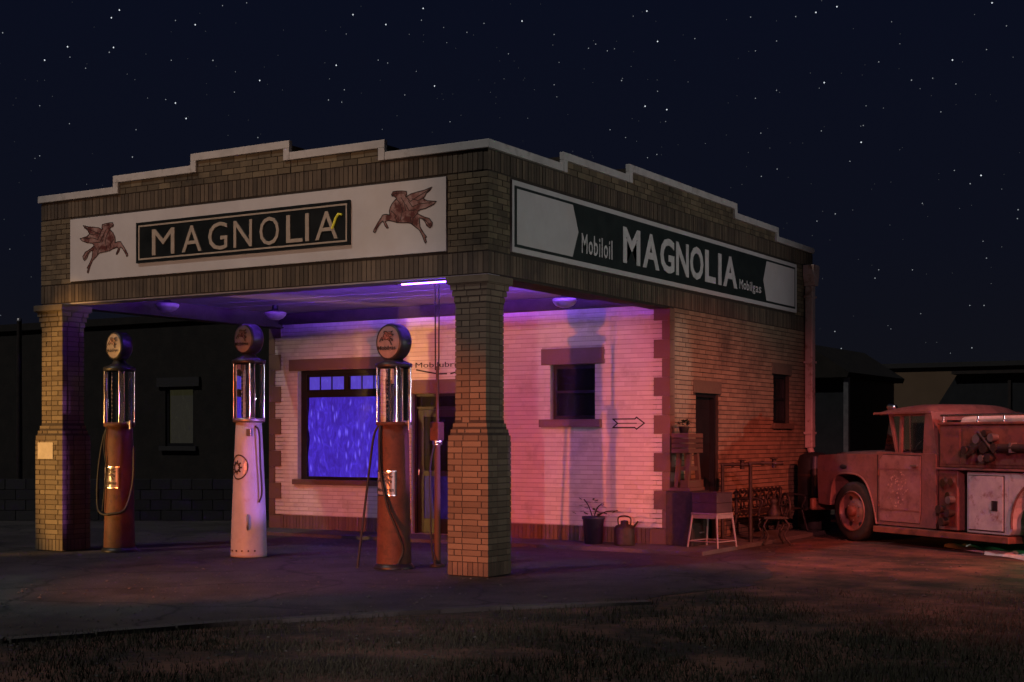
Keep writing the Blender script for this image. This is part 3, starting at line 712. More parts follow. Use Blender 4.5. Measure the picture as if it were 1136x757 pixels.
# ------------------------------------------------------------------ petrol pumps
def bend(mb, r):
    """wrap a patch modelled as (arc length, lift, z) round a vertical cylinder, facing -Y"""
    mb.v = [((r(z)+d)*math.sin(s/r(z)), -(r(z)+d)*math.cos(s/r(z)), z) for s, d, z in mb.v]; return mb
def pump(loc, rz, m, prof, gz0, gz1, gr, globe_z, globe_r, label, kind):
    P = empty('petrol_pump', loc, rz, label, 'petrol pump', 'visible-cylinder petrol pumps on the forecourt')
    zb = prof[-1][1]
    def rad(z):
        for (r0, a), (r1, b) in zip(prof, prof[1:]):
            if a <= z <= b: return r0+(r1-r0)*(z-a)/max(1e-6, b-a)
        return prof[-1][0]
    body = obj('body', MB().lathe([(0, .0)]+prof+[(0, zb)], 32), m, P)
    if kind != 'w': obj('foot_ring', MB().lathe([(prof[0][0]+.035, .0), (prof[0][0]+.035, .02), (prof[0][0]+.012, .05), (prof[0][0], .06)], 32), M['black'] if kind != 'w' else m, P)
    # door seam and bolts
    obj('collar', MB().lathe([(rad(zb)-.01, zb-.02), (gr+.035, zb), (gr+.035, gz0-.005), (gr-.02, gz0)], 28), M['red'] if kind != 'w' else M['steel'], P)
    obj('glass_cylinder', MB().lathe([(gr, gz0), (gr, gz1)], 36), M['glass'], P)
    rods = MB()
    for i in range(4):
        a = math.pi/4+i*math.pi/2; x, y = (gr+.022)*math.cos(a), (gr+.022)*math.sin(a)
        obj('tie_rod', MB().cyl((x, y, gz0-.01), (x, y, gz1+.01), .011, n=8), M['chrome'], P)
    obj('inner_pipe', MB().cyl((.03,.02,gz0), (.03,.02,gz1-.06), .022, n=10), M['chrome'], P)
    obj('inner_pipe', MB().cyl((-.05,.05,gz0), (-.05,.05,gz1-.2), .016, n=10), M['chrome'], P)
    obj('inner_pipe', MB().cyl((.1,-.02,gz0), (.1,-.02,gz1), .014, n=10), M['chrome'], P)
    ga = MB()
    for i in range(11): ga.box(-.008, .016, -gr*.72-.004, -gr*.72, gz0+.05+i*(gz1-gz0-.1)/11, gz0+.075+i*(gz1-gz0-.1)/11)
    obj('gauge_strip', MB().box(-.008, .002, -gr*.72, -gr*.72+.004, gz0+.01, gz1-.01), M['chrome'], P)
    obj('gauge_marker', ga, M['globe'], P)
    obj('cap', MB().lathe([(gr+.03, gz1-.005), (gr+.045, gz1+.01), (gr+.045, gz1+.05), (gr*.75, gz1+.085), (.1, gz1+.11), (.075, globe_z-globe_r+.02), (.0, globe_z-globe_r+.02)], 28), M['black'], P)
    gm = Matrix.Rotation(R(90), 3, 'X') @ Matrix.Identity(3)
    rot = Matrix.Rotation(R(-10), 3, 'Z') @ gm
    r = globe_r; t = .10
    gb = obj('globe', MB().lathe([(r*.86, t+.002), (r*.93, t), (r, t*.7), (r, -t*.7), (r*.93, -t), (r*.86, -t-.002)], 32, (0,0,globe_z), rot), M['black'], P)
    fc_ = MB().lathe([(0, t+.022), (r*.3, t+.02), (r*.6, t+.012), (r*.87, t-.004)], 32, (0,0,globe_z), rot)
    obj('globe_face', fc_, M['globe'], gb)
    fc_ = MB().lathe([(r*.87, -t+.004), (r*.6, -t-.012), (0, -t-.022)], 32, (0,0,globe_z), rot); obj('globe_face', fc_, M['globe'], gb)
    rz3 = Matrix.Rotation(R(-10), 3, 'Z')
    def onface(x, y, d): return tuple(rz3 @ Vector((x, -t-.024-d, y))+Vector((0, 0, globe_z)))
    winged_horse(gb, lambda x, y, d: onface(x*r*1.15, y*r*1.1+r*.20, d), line=.03)
    gv, gf = gl('Mobilgas', .02)
    tm = MB(); tm.add([onface((x-.5)*r*1.35, -r*.50+y*r*.30, .003) for x, y in gv], gf); obj('globe_lettering', tm, M['outline'], gb)
    # shield on the body
    z0 = .92 if kind != 'w' else 1.10
    bz = MB(); n_ = 14; wd = .15 if kind != 'w' else .13
    if kind != 'w':
        rows = [[(-wd+2*wd*i/n_, .004, zz) for i in range(n_+1)] for zz in (z0, z0+.1, z0+.2, z0+.3)]
        bd = obj('badge', bend(MB().grid(rows), rad), M['globe'], P)
        brd = MB()
        for (a, b) in (((-wd,z0),(wd,z0)),((wd,z0),(wd,z0+.3)),((wd,z0+.3),(-wd,z0+.3)),((-wd,z0+.3),(-wd,z0))):
            pts = [(a[0]+(b[0]-a[0])*i/8, a[1]+(b[1]-a[1])*i/8) for i in range(9)]
            ribbon(brd, pts, .016, lambda x, y: (x, .007, y))
        obj('badge_border', bend(brd, rad), M['chrome'], bd)
        winged_horse(bd, lambda x, y, d: tuple(bend(type('o', (), {'v': [(x*.24, .006+d, z0+.195+y*.24)]})(), rad).v[0]), line=.035)
        tm = MB(); tm.add([((x-.5)*wd*1.7, .010, z0+.03+y*.065) for x, y in gv], gf); obj('badge_lettering', bend(tm, rad), M['outline'], bd)
    else:
        # round badge: dark cog ring on white, striped right half
        ring = MB(); pts = [(.135*math.cos(2*math.pi*i/28), z0+.135+.165*math.sin(2*math.pi*i/28)) for i in range(28)]
        ribbon(ring, pts, .018, lambda x, y: (x, .006, y), True)
        bd = obj('badge', bend(ring, rad), M['outline'], P)
        cog = MB()
        for i in range(9):
            a = 2*math.pi*i/9; ribbon(cog, [(-.035+.045*math.cos(a), z0+.13+.05*math.sin(a)), (-.035+.085*math.cos(a), z0+.13+.09*math.sin(a))], .022, lambda x, y: (x, .007, y))
        pts = [(-.035+.055*math.cos(2*math.pi*i/18), z0+.13+.062*math.sin(2*math.pi*i/18)) for i in range(18)]
        ribbon(cog, pts, .02, lambda x, y: (x, .0065, y), True); obj('badge_cog', bend(cog, rad), M['outline'], bd)
        stp = MB()
        for i in range(4): ribbon(stp, [(.068+i*.016, z0+.03+i*.012), (.068+i*.016, z0+.24-i*.012)], .007, lambda x, y: (x, .0065, y))
        obj('badge_stripes', bend(stp, rad), M['steel'], bd)
        # chrome handle bracket low on the right, bolts at the foot
        a = R(38); rr = rad(.45)
        hx, hy = math.sin(a), -math.cos(a)
        hb = MB().tube([(hx*(rr-.01), hy*(rr-.01), .58), (hx*(rr+.05), hy*(rr+.05), .57), (hx*(rr+.055), hy*(rr+.055), .40), (hx*(rr-.0), hy*(rr-.0), .38)], .014, 8)
        obj('handle_bracket', hb, M['steel'], P)
        for i in range(7):
            a = R(-60+20*i); obj('bolt', MB().cyl((math.sin(a)*rad(.09), -math.cos(a)*rad(.09), .09), (math.sin(a)*(rad(.09)+.012), -math.cos(a)*(rad(.09)+.012), .09), .012, n=8), M['iron'], P)
        a = R(55); obj('latch_box', MB().box(.09, .17, -.16, -.12, 1.66, 1.76), M['steel'], P, bevel=.006)
    return P, rad, gr
PR = [(.222,.02),(.222,.06),(.212,.4),(.203,1.0),(.192,1.6),(.182,1.80)]
PW = [(.250,.0),(.250,.03),(.236,.5),(.212,1.1),(.190,1.6),(.176,1.86)]
p1, rad1, _ = pump((-6.56,.41,0), 0, M['red'], PR, 1.86, 2.60, .185, 2.96, .205, 'red petrol pump beside the far left column, pale badge at its middle', 'r')
p2, rad2, _ = pump((-4.36,.71,0), 0, M['white'], PW, 1.91, 2.66, .185, 3.0, .215, 'tall white petrol pump in the middle, violet on one side', 'w')
p3, rad3, _ = pump((-1.62,.34,0), 0, M['red'], PR, 1.84, 2.52, .19, 2.84, .235, 'red petrol pump in front of the lit violet window', 'r')
def hose(P, pts, r=.017):
    return obj('hose', MB().tube(pts, r, 8), M['rubber'], P)
def smooth(pts, n=8):
    out = []; P_ = [Vector(p) for p in pts]; P_ = [P_[0]*2-P_[1]]+P_+[P_[-1]*2-P_[-2]]
    for i in range(1, len(P_)-2):
        for k in range(n):
            t = k/n; a, b, c_, d = P_[i-1:i+3]
            out.append(.5*((2*b)+(c_-a)*t+(2*a-5*b+4*c_-d)*t*t+(3*b-a-3*c_+d)*t**3))
    out.append(P_[-2]); return out
hose(p3, smooth([(-.06,-.20,1.83),(-.06,-.225,1.6),(-.03,-.235,1.2),(.08,-.25,.8),(.19,-.20,.5),(.23,-.12,.25),(.18,-.16,.06)]))
hose(p3, smooth([(-.19,-.06,1.8),(-.24,-.1,1.65),(-.27,-.16,1.2),(-.30,-.22,.7),(-.33,-.28,.2),(-.34,-.30,.02)]), .015)
hose(p1, smooth([(-.19,.05,1.84),(-.30,0,1.7),(-.34,-.08,1.2),(-.30,-.14,.7),(-.14,-.22,.55),(.08,-.235,.55),(.24,-.12,.62),(.27,0,1.0),(.24,.05,1.5)]))
hose(p1, smooth([(-.05,-.195,1.8),(-.08,-.215,1.5),(-.03,-.22,1.2),(-.06,-.225,.9),(-.1,-.23,.58)]), .010)
hose(p2, smooth([(.17,-.06,1.80),(.24,-.06,1.7),(.25,-.05,1.3),(.27,-.04,.9),(.24,-.06,.75)]), .013)
for P, y in ((p1, 1.88), (p3, 1.86)):
    obj('outlet_valve', MB().cyl((.17,-.03,y-.03), (.27,-.05,y-.03), .022, n=10).cyl((.27,-.05,y), (.27,-.05,y-.12), .018, n=10), M['steel'], P)
# air and water post
AP = empty('air_hose_post', (-1.27, .80, 0), 0, 'slender rusty air-hose post with a meter box between pump and near column', 'air post')
obj('pipe', MB().cyl((0,0,0), (0,0,1.60), .042, .036, 12), M['wood'], AP)
obj('base_flange', MB().lathe([(.10,0),(.10,.02),(.05,.04),(.045,.08)], 16), M['iron'], AP)
obj('meter_box', MB().box(-.075, .06, -.07, .07, 1.60, 1.84), M['red'], AP, bevel=.015)
obj('coupling', MB().cyl((.0,0,1.55), (0,0,1.60), .06, n=12).cyl((.0,-.04,1.57), (.09,-.05,1.57), .02, n=8), M['chrome'], AP)
obj('conduit', MB().cyl((0,0,1.84), (0,0,2.55), .020, n=8), M['wood'], AP)
obj('hanging_cord', MB().cyl((-.03,0,2.5), (-.035,0,3.80), .009, n=6), M['iron'], AP)
obj('hanging_cord', MB().cyl((.02,0,2.5), (.03,0,3.80), .009, n=6), M['iron'], AP)
obj('hose', MB().tube(smooth([(.0,-.05,1.6),(-.06,-.07,1.3),(-.065,-.06,.8),(-.05,-.06,.3),(.03,-.10,.05),(.1,-.06,.022)]), .012, 8), M['rubber'], AP)

# ------------------------------------------------------------------ things along the walls
PT1 = empty('plant_pot', (-1.05, 4.62, .05), 0, 'dark navy pot with a straggly plant beneath the small window', 'plant pot')
obj('pot', MB().lathe([(0,0),(.135,0),(.16,.36),(.175,.37),(.175,.41),(.15,.41),(.145,.36),(0,.35)], 20), M['pot'], PT1)
lf = MB()
for i in range(46):
    a = random.uniform(0, 6.28); r = random.uniform(.05, .42 if i % 3 == 0 else .22); zz = .40+random.uniform(.02, .26)*(1 if r < .25 else .5); l = random.uniform(.05, .11)
    p = Vector((math.cos(a)*r, math.sin(a)*r*.5, zz)); d = Vector((math.cos(a), math.sin(a), random.uniform(-.4, .6))).normalized(); sd_ = d.cross(Vector((0,0,1))).normalized()*l*.32
    lf.add([p, p+d*l*.5+sd_, p+d*l, p+d*l*.5-sd_], [(0,1,2,3)], random.random())
obj('foliage', lf, M['leaf'], PT1)
sm_ = MB()
for a, b in (((0,0,.36),(.4,.02,.50)), ((0,0,.36),(-.16,0,.66)), ((0,0,.36),(.12,.05,.6)), ((0,0,.36),(.25,-.05,.46))): sm_.tube(smooth([a, ((a[0]+b[0])/2, 0, (a[2]+b[2])/2+.05), b], 4), .009, 5)
obj('stem', sm_, M['bark'], PT1)
CN = empty('oil_can', (-.52, 4.60, .05), 0, 'squat dark oil can with a handle beside the plant pot', 'oil can')
obj('can_body', MB().lathe([(0,0),(.15,0),(.155,.02),(.155,.24),(.13,.29),(.06,.31),(.055,.36),(0,.37)], 20), M['iron'], CN)
obj('handle', MB().tube(smooth([(-.1,0,.29),(-.1,0,.40),(0,0,.43),(.1,0,.40),(.1,0,.29)], 5), .012, 7), M['iron'], CN)
obj('spout', MB().cyl((.1,-.02,.2), (.24,-.04,.36), .024, .012, 10), M['iron'], CN)
CB = empty('tool_cabinet', (.25, 5.20, .05), 0, 'dark steel tool cabinet against the side wall behind the chair', 'cabinet')
obj('cabinet_body', MB().box(-.22, .2, -.34, .28, 0, .80), M['iron'], CB, bevel=.01)
for i in range(3): 
    d_ = obj('drawer', MB().box(.2, .212, -.31, .25, .06+i*.25, .28+i*.25), M['iron'], CB, bevel=.004); obj('drawer_pull', MB().box(.212, .23, -.1, .04, .18+i*.25, .2+i*.25), M['steel'], d_)
WS = empty('wooden_stand', (.22, 5.20, .851), 0, 'weathered wooden trestle stand with a slatted box top, on the dark cabinet', 'stand')
for i in range(4): obj('slat', MB().box(-.13, .15, -.28, .24, .56+i*.075, .625+i*.075, random.random()), M['wood'], WS, bevel=.005)
obj('foot_board', MB().box(-.14, .17, -.30, .27, .0, .05), M['wood'], WS, bevel=.005); obj('foot_board', MB().box(.02, .15, -.29, .26, .051, .16), M['wood'], WS, bevel=.005)
for s in (-1, 1):
    for xx in (-.06, .1): obj('leg', MB().bar((xx, s*.22-.02, .05), (xx, s*.12-.02, .57), .07, .06), M['wood'], WS)
obj('cross_rail', MB().box(-.08, .115, -.19, .15, .30, .36), M['wood'], WS)
GW = empty('flower_pot', (.22, 5.08, 1.704), 0, 'small pot with dark leaves on the wooden stand', 'plant pot')
obj('pot', MB().lathe([(0,0),(.06,0),(.08,.09),(.085,.10),(0,.095)], 14), M['iron'], GW)
lf = MB()
for i in range(30):
    a = random.uniform(0, 6.28); p = Vector((math.cos(a)*.05, math.sin(a)*.09, .1+random.uniform(0, .07))); l = random.uniform(.05, .1); d = Vector((math.cos(a), math.sin(a), random.uniform(.0, .9))).normalized(); sd_ = d.cross(Vector((0,0,1))).normalized()*l*.3
    lf.add([p, p+d*l*.5+sd_, p+d*l, p+d*l*.5-sd_], [(0,1,2,3)])
obj('foliage', lf, M['leaf'], GW)
# stool with a box on it
CH = empty('metal_stool', (.72, 4.96, .05), R(-9), 'pale metal stool with four splayed legs, by the side door', 'stool')
obj('seat', MB().box(-.225, .225, -.225, .225, .475, .50), M['chairwhite'], CH, bevel=.01)
obj('apron', MB().box(-.215, .215, -.215, -.20, .42, .4745).box(-.215, .215, .20, .215, .42, .4745).box(-.215, -.20, -.20, .20, .42, .4745).box(.20, .215, -.20, .20, .42, .4745), M['chairwhite'], CH)
for sx, sy in ((-1,-1),(1,-1),(-1,1),(1,1)):
    obj('leg', MB().cyl((sx*.205, sy*.205, .47), (sx*.255, sy*.255, 0), .019, .014, 10), M['chairwhite'], CH)
for a, b in (((-1,-1),(1,-1)),((1,-1),(1,1)),((1,1),(-1,1)),((-1,1),(-1,-1))):
    obj('stretcher', MB().cyl((a[0]*.246, a[1]*.246, .09), (b[0]*.246, b[1]*.246, .09), .009, n=8), M['chairwhite'], CH)
BX = empty('wooden_box', (.72, 4.96, .5505), R(-9), 'dark maroon wooden box standing on the pale metal stool', 'box')
for sx in (-1, 1):
    for r_ in range(2):
        z0 = .012+r_*.155
        obj('side_board', MB().box(-.235, .235, sx*.222-.012, sx*.222+.012, z0, z0+.15), M['maroon'], BX, bevel=.004)
        obj('end_board', MB().box(sx*.222-.012, sx*.222+.012, -.209, .209, z0, z0+.15), M['maroon'], BX, bevel=.004)
BX.scale = (.9, .9, .88)
obj('bottom_board', MB().box(-.232, .232, -.232, .232, 0, .0115), M['maroon'], BX); obj('lid', MB().box(-.24, .24, -.24, .24, .3185, .335), M['maroon'], BX, bevel=.004)
# standpipes with valves
def standpipe(loc, rz, h, arm, label):
    e_ = empty('standpipe', loc, rz, label, 'standpipe', 'iron standpipes by the side wall')
    obj('post', MB().cyl((0,0,0), (0,0,h), .032, .028, 10), M['iron'], e_)
    obj('base_flange', MB().lathe([(.09,0),(.09,.015),(.04,.03),(.034,.06)], 14), M['iron'], e_)
    obj('arm', MB().cyl((-.03,0,h), (arm,0,h), .026, n=10).cyl((arm*.32,0,h), (arm*.42,0,h), .036, n=8), M['iron'], e_)
    v = obj('valve', MB().cyl((arm*.72,0,h-.07), (arm*.72,0,h+.07), .035, n=10).cyl((arm*.68,0,h), (arm*.78,0,h), .05, n=10), M['iron'], e_)
    obj('hand_wheel', MB().lathe([(.055,.06),(.07,.068),(.055,.076),(.04,.068),(.055,.06)], 14, (arm*.72,0,h)), M['iron'], v)
    return e_
standpipe((.84, 6.15, 0), R(32), 1.25, .50, 'tall iron standpipe with valve arm in front of the iron bench')
standpipe((.30, 6.35, .05), R(25), 1.17, .42, 'iron standpipe half hidden behind the chair')
# cast iron bench with ring back
BN = empty('iron_bench', (.40, 8.05, .05), R(90), 'ornate black cast-iron bench with ring-pattern back against the side wall', 'bench')
def ring(mb, c_, r, t, n=14, plane='xz'):
    pts = [(c_[0]+r*math.cos(2*math.pi*i/n), c_[1], c_[2]+r*math.sin(2*math.pi*i/n)) for i in range(n+1)]
    mb.tube(pts, t, 5); return mb
for i in range(6): obj('back_ring', ring(MB(), (-.88+i*.35, .17, .56), .125, .017), M['iron'], BN)
for i in range(5): obj('back_ring', ring(MB(), (-.70+i*.35, .17, .50), .065, .014, 10), M['iron'], BN)
tp = [(-1.06+2.12*i/24, .17, .70+.035*math.sin(i*1.57)**2) for i in range(25)]
obj('top_rail', MB().tube(tp, .022, 7), M['iron'], BN); obj('lower_rail', MB().tube([(-1.05,.16,.40), (1.05,.16,.40)], .018, 7), M['iron'], BN)
for i in range(5): obj('seat_slat', MB().box(-1.04, 1.04, -.27+i*.085, -.20+i*.085, .385, .402), M['iron'], BN)
for s in (-1, 1):
    obj('end_frame', MB().tube(smooth([(s*1.0,.17,.72),(s*1.0,.15,.4),(s*1.0,.2,.15),(s*1.0,.24,0)], 5), .024, 7).tube(smooth([(s*1.0,.17,.60),(s*1.0,-.1,.62),(s*1.0,-.28,.58),(s*1.0,-.22,.40),(s*1.0,-.26,.2),(s*1.0,-.32,0)], 5), .022, 7), M['iron'], BN)
# small iron pump stand
IS = empty('iron_pump_stand', (1.06, 6.55, 0), R(40), 'low black iron machine stand with a flywheel and scrolled legs beside the standpipe', 'machine stand')
for s in (-1, 1):
    for q in (-1, 1): obj('leg', MB().tube(smooth([(s*.13, q*.1, .40), (s*.20, q*.13, .28), (s*.13, q*.12, .14), (s*.22, q*.17, 0)], 5), .016, 6), M['iron'], IS)
obj('bed_plate', MB().box(-.2, .2, -.13, .13, .39, .43), M['iron'], IS, bevel=.006)
obj('casting', MB().lathe([(.1,0),(.11,.06),(.06,.12),(.05,.2),(.075,.24),(.03,.28),(0,.29)], 14, (0,0,.43)), M['iron'], IS)
fl = MB().tube([(.19, .2*math.cos(t_*2*math.pi/20), .58+.2*math.sin(t_*2*math.pi/20)) for t_ in range(21)], .018, 6)
for i in range(6): a = i*math.pi/3; fl.cyl((.19,0,.58), (.19,.2*math.cos(a),.58+.2*math.sin(a)), .010, n=6)
obj('flywheel', fl, M['iron'], IS)
TK = empty('rain_tank', (.52, 9.95, 0), 0, 'tall black rain tank at the rear end of the side wall', 'tank')
obj('tank_body', MB().lathe([(0,.0),(.27,.0),(.285,.05),(.285,1.22),(.25,1.32),(.15,1.37),(0,1.385)], 24), M['tank'], TK)
for zz in (.35, .95): obj('hoop', MB().lathe([(.286,zz),(.293,zz+.01),(.293,zz+.04),(.286,zz+.05)], 24), M['iron'], TK)
obj('overflow_pipe', MB().tube([(.12,-.29,1.30),(.12,-.31,1.2),(.12,-.315,.75),(.12,-.315,.62)], .05, 10), M['bluepipe'], TK)

# ------------------------------------------------------------------ fire truck (local x rearwards, y away from the viewer, z up; origin under the front left wheel)
def smooth2(pts): return [(p.x, p.z) for p in smooth([(a, 0, b) for a, b in pts], 4)]
TR = empty('fire_truck', (1.86, 7.89, 0), math.atan2(-.557, .83), 'old faded red fire truck parked beside the station, cab to the left', 'fire truck')
def tp_(name, mb, m, parent=TR, **k): return obj(name, mb, M[m] if isinstance(m, str) else m, parent, **k)
WR = .47; TW = 2.05
def arch(cx, cz, r, a0, a1, n=14): return [(cx+r*math.cos(R(a0+(a1-a0)*i/n)), cz+r*math.sin(R(a0+(a1-a0)*i/n))) for i in range(n+1)]
# front fenders
OPEN = [(.60,.30),(.55,.50),(.47,.72),(.37,.90),(.24,1.01),(.06,1.06),(-.20,1.065),(-.37,1.03),(-.47,.93),(-.52,.78),(-.545,.62),(-.55,.545)]
FEN = [(-.86,.62),(-.88,1.0),(-.87,1.22),(-.80,1.33),(-.3,1.375),(.62,1.38),(.62,.30),(.55,.30)]+arch(0, .47, .60, -16, 166)[0:]+[(-.62,.56)]
FEN = [(-.62,.54),(-.86,.56),(-.89,1.0),(-.89,1.29),(-.85,1.35),(-.3,1.378),(.625,1.385),(.625,.30)]+OPEN
for y0, s in ((0, 1), (TW, -1)):
    f_ = tp_('front_fender', MB().prism(FEN, (0,y0,0), (1,0,0), (0,0,1), (0,s,0), .40), 'truck', bevel=.035, seg=4)
    lip = MB().tube([(p[0], y0-s*.004, p[1]) for p in smooth2(OPEN)], .016, 7); tp_('arch_lip', lip, 'truck', f_)
    e_ = MB().lathe([(.0,.012),(.05,.01),(.07,0)], 14, (-.22, y0-s*.004, 1.17), Matrix.Rotation(R(90 if s > 0 else -90), 3, 'X') @ Matrix.Diagonal((1.3,.55,1))); tp_('side_emblem', e_, 'black', f_)
    inner = MB().box(-.62, .58, y0+s*.40 if s > 0 else y0-.42, y0+.42 if s > 0 else y0+s*.40, .35, 1.2); tp_('inner_fender', inner, 'black', f_)
# hood
rows = []
for s_ in (-.90,-.86,-.70,-.3,.1,.35,.44):
    t = max(0, (s_+.9)/1.34); top = 1.40+.055*t**.5 if s_ > -.89 else 1.35
    hw = .66+.06*t
    rows.append([(s_, 1.025+hw*math.sin(a), 1.33+(top-1.33)*max(0, math.cos(a))**.32 if abs(a) < 1.56 else 1.30) for a in [(-1.5708+3.1416*i/16) for i in range(17)]])
tp_('hood', MB().grid(rows), 'truck')
tp_('hood_badge', MB().box(-.45, -.22, .53, .56, 1.36, 1.40), 'steel')
tp_('cowl', MB().box(.38, .80, .14, TW-.14, 1.30, 1.425), 'truck', bevel=.04)
gr_ = tp_('grille_shell', MB().box(-.93, -.84, .30, TW-.30, .62, 1.30), 'truck', bevel=.03)
for i in range(4): tp_('grille_bar', MB().box(-.945, -.93, .42, TW-.42, .72+i*.12, .77+i*.12), 'chrome', gr_)
for yy in (.24, TW-.24):
    h_ = tp_('headlight', MB().lathe([(.13,.0),(.14,.03),(.13,.05),(.0,.055)], 18, (-.86,yy,1.02), Matrix.Rotation(R(-90), 3, 'Y')), 'globe'); tp_('headlight_rim', MB().lathe([(.15,-.01),(.155,.03),(.135,.05)], 18, (-.86,yy,1.02), Matrix.Rotation(R(-90), 3, 'Y')), 'chrome', h_)
tp_('bumper', MB().box(-1.04, -.95, -.06, TW+.06, .44, .64), 'truckbody', bevel=.03)
tp_('frame_rail', MB().box(-.95, 5.6, .45, .55, .38, .55).box(-.95, 5.6, 1.5, 1.6, .38, .55), 'black')
# wheels
def wheel(x, y, s):
    Rm = Matrix.Rotation(R(90), 3, 'X')
    ty = tp_('wheel', MB().lathe([(.31,-.10),(.40,-.108),(.447,-.095),(.468,-.06),(.47,0),(.468,.06),(.447,.095),(.40,.108),(.31,.10)], 36, (x, y, WR), Rm), 'tire')
    tp_('rim', MB().lathe([(.31,.115*s),(.325,.105*s),(.30,.085*s),(.285,.03*s),(.20,.02*s),(.17,.06*s),(.12,.075*s),(.09,.08*s)], 30, (x, y, WR), Rm), 'truck', ty)
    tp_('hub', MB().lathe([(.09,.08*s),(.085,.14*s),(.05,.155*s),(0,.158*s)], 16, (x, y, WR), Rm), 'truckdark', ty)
    for i in range(6):
        a = i*math.pi/3; cx, cz = x+.235*math.cos(a), WR+.235*math.sin(a)
        tp_('rim_hole', MB().cyl((cx, y-.032*s, cz), (cx, y-.018*s, cz), .036, n=10), 'black', ty)
    for i in range(6):
        a = i*math.pi/3+.5; cx, cz = x+.145*math.cos(a), WR+.145*math.sin(a)
        tp_('lug_nut', MB().cyl((cx, y-.06*s, cz), (cx, y-.085*s, cz), .014, n=6), 'steel', ty)
wheel(0, .10, 1); wheel(0, TW-.10, -1); wheel(4.05, .13, 1); wheel(4.05, TW-.13, -1)
# cab
cabL = [(.63,.30),(1.92,.30),(1.92,1.36),(1.90,1.40),(.72,1.42),(.63,1.385)]
CW = 1.90
for y0, s in ((.004, 1), (CW-.004, -1)):
    sp2 = tp_('cab_side', MB().prism(cabL, (0,y0,0), (1,0,0), (0,0,1), (0,s,0), .07), 'truck', bevel=.02)
    d_ = tp_('door', MB().prism([(.68,.36),(1.57,.36),(1.60,.5),(1.60,1.36),(.76,1.375),(.68,1.30)], (0,y0-s*.014,0), (1,0,0), (0,0,1), (0,s,0), .03), 'truckdoor', label='faded red cab door with a worn pale emblem', bevel=.010)
    tp_('door_gap_shade', MB().prism([(.668,.348),(1.578,.348),(1.612,.495),(1.612,1.373),(.752,1.388),(.668,1.31)], (0,y0-s*.002,0), (1,0,0), (0,0,1), (0,s,0), .004), 'black', d_)  # black plate painting in the shade of the gap round the door
    tp_('handle', MB().bar((1.42,y0-s*.04,1.22), (1.56,y0-s*.04,1.22), .03, .025).cyl((1.44,y0-s*.04,1.22),(1.44,y0,1.22),.012,n=6).cyl((1.54,y0-s*.04,1.22),(1.54,y0,1.22),.012,n=6), 'steel', d_)
    tp_('body_crease', MB().bar((.70,y0-s*.016,1.16), (1.585,y0-s*.016,1.16), .010, .022), 'truck', d_)
    tp_('body_crease', MB().bar((.70,y0-s*.016,.54), (1.585,y0-s*.016,.54), .010, .02), 'truck', d_)
    for hz in (.62, 1.1): tp_('hinge', MB().cyl((.66,y0-s*.018,hz-.04), (.66,y0-s*.018,hz+.04), .014, n=8), 'truckdark', d_)
    ys = y0+s*.10
    # pillars and window frame
    tp_('pillar', MB().bar((.97,ys,1.39), (.74,ys+s*.05,2.0), .045, .05, (0,1,0)), 'truck')
    tp_('pillar', MB().bar((1.04,ys,1.39), (1.02,ys+s*.04,2.0), .05, .045, (0,1,0)), 'truck')
    tp_('pillar', MB().prism([(1.58,1.38),(1.90,1.38),(1.76,2.02),(1.63,2.02)], (0,ys-s*.05,0), (1,0,0), (0,0,1), (0,s,.08), .09), 'truck', bevel=.02)
    tp_('window_frame', MB().bar((.76,ys+s*.035,1.99), (1.66,ys+s*.035,1.99), .05, .05), 'truck')
    wv = tp_('window_vent', MB().bar((1.24,ys+s*.015,1.40), (1.21,ys+s*.035,1.98), .016, .018), 'chrome')
    g_ = MB().add([(1.03,ys+s*.02,1.40),(1.60,ys+s*.02,1.40),(1.64,ys+s*.05,1.98),(1.02,ys+s*.05,1.98)], [(0,1,2,3)]); g_.add([(1.03,ys+s*.024,1.40),(1.60,ys+s*.024,1.40),(1.64,ys+s*.054,1.98),(1.02,ys+s*.054,1.98)], [(3,2,1,0)])
    tp_('door_glass', g_, M['glass'])
emb = MB()
for i in range(60):
    a = random.uniform(0, 6.28); r_ = .23*random.random()**.5; x, z = 1.12+r_*math.cos(a), .86+r_*math.sin(a)*1.2; q = random.uniform(.006, .022)
    emb.add([(x-q,-.0265,z-q*.5),(x+q,-.0265,z-q*.7),(x+q*.8,-.0265,z+q),(x-q*.6,-.0265,z+q*.8)], [(0,1,2,3)])
ed = tp_('worn_emblem', emb, mat('worn_decal', (.27,.15,.12), (.36,.24,.2), .6, 9))
tp_('fender_seam_shade', MB().bar((.627,-.003,.34), (.627,-.003,1.37), .006, .012, (0,1,0)), 'black')  # black bar painting in the shade of the fender joint
tp_('compartment_gap_shade', MB().box(2.588, 3.282, .004, .0115, .328, 1.112), 'black')  # black plate painting in the shade round the compartment door
tp_('cab_floor', MB().box(.64, 1.9, .08, CW-.08, .50, .56), 'black')
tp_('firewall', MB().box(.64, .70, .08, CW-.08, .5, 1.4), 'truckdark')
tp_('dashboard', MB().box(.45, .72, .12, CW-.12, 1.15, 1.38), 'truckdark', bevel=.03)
bkw = MB(); wall_pieces(bkw, .06, CW-.16, .3, 2.0, [(.35, CW-.35, 1.5, 1.9)], lambda mb, a, b, z0, z1: mb.box(1.72, 1.765, a, b, z0, z1)); tp_('cab_back', bkw, 'truck')
tp_('rear_glass', MB().box(1.735, 1.745, .33, CW-.33, 1.48, 1.92), 'darkglass')
ws = MB().add([(.42,.30,1.43),(.42,CW-.30,1.43),(.54,CW-.34,2.0),(.54,.34,2.0)], [(0,1,2,3)]).add([(.424,.30,1.43),(.424,CW-.30,1.43),(.544,CW-.34,2.0),(.544,.34,2.0)], [(3,2,1,0)])
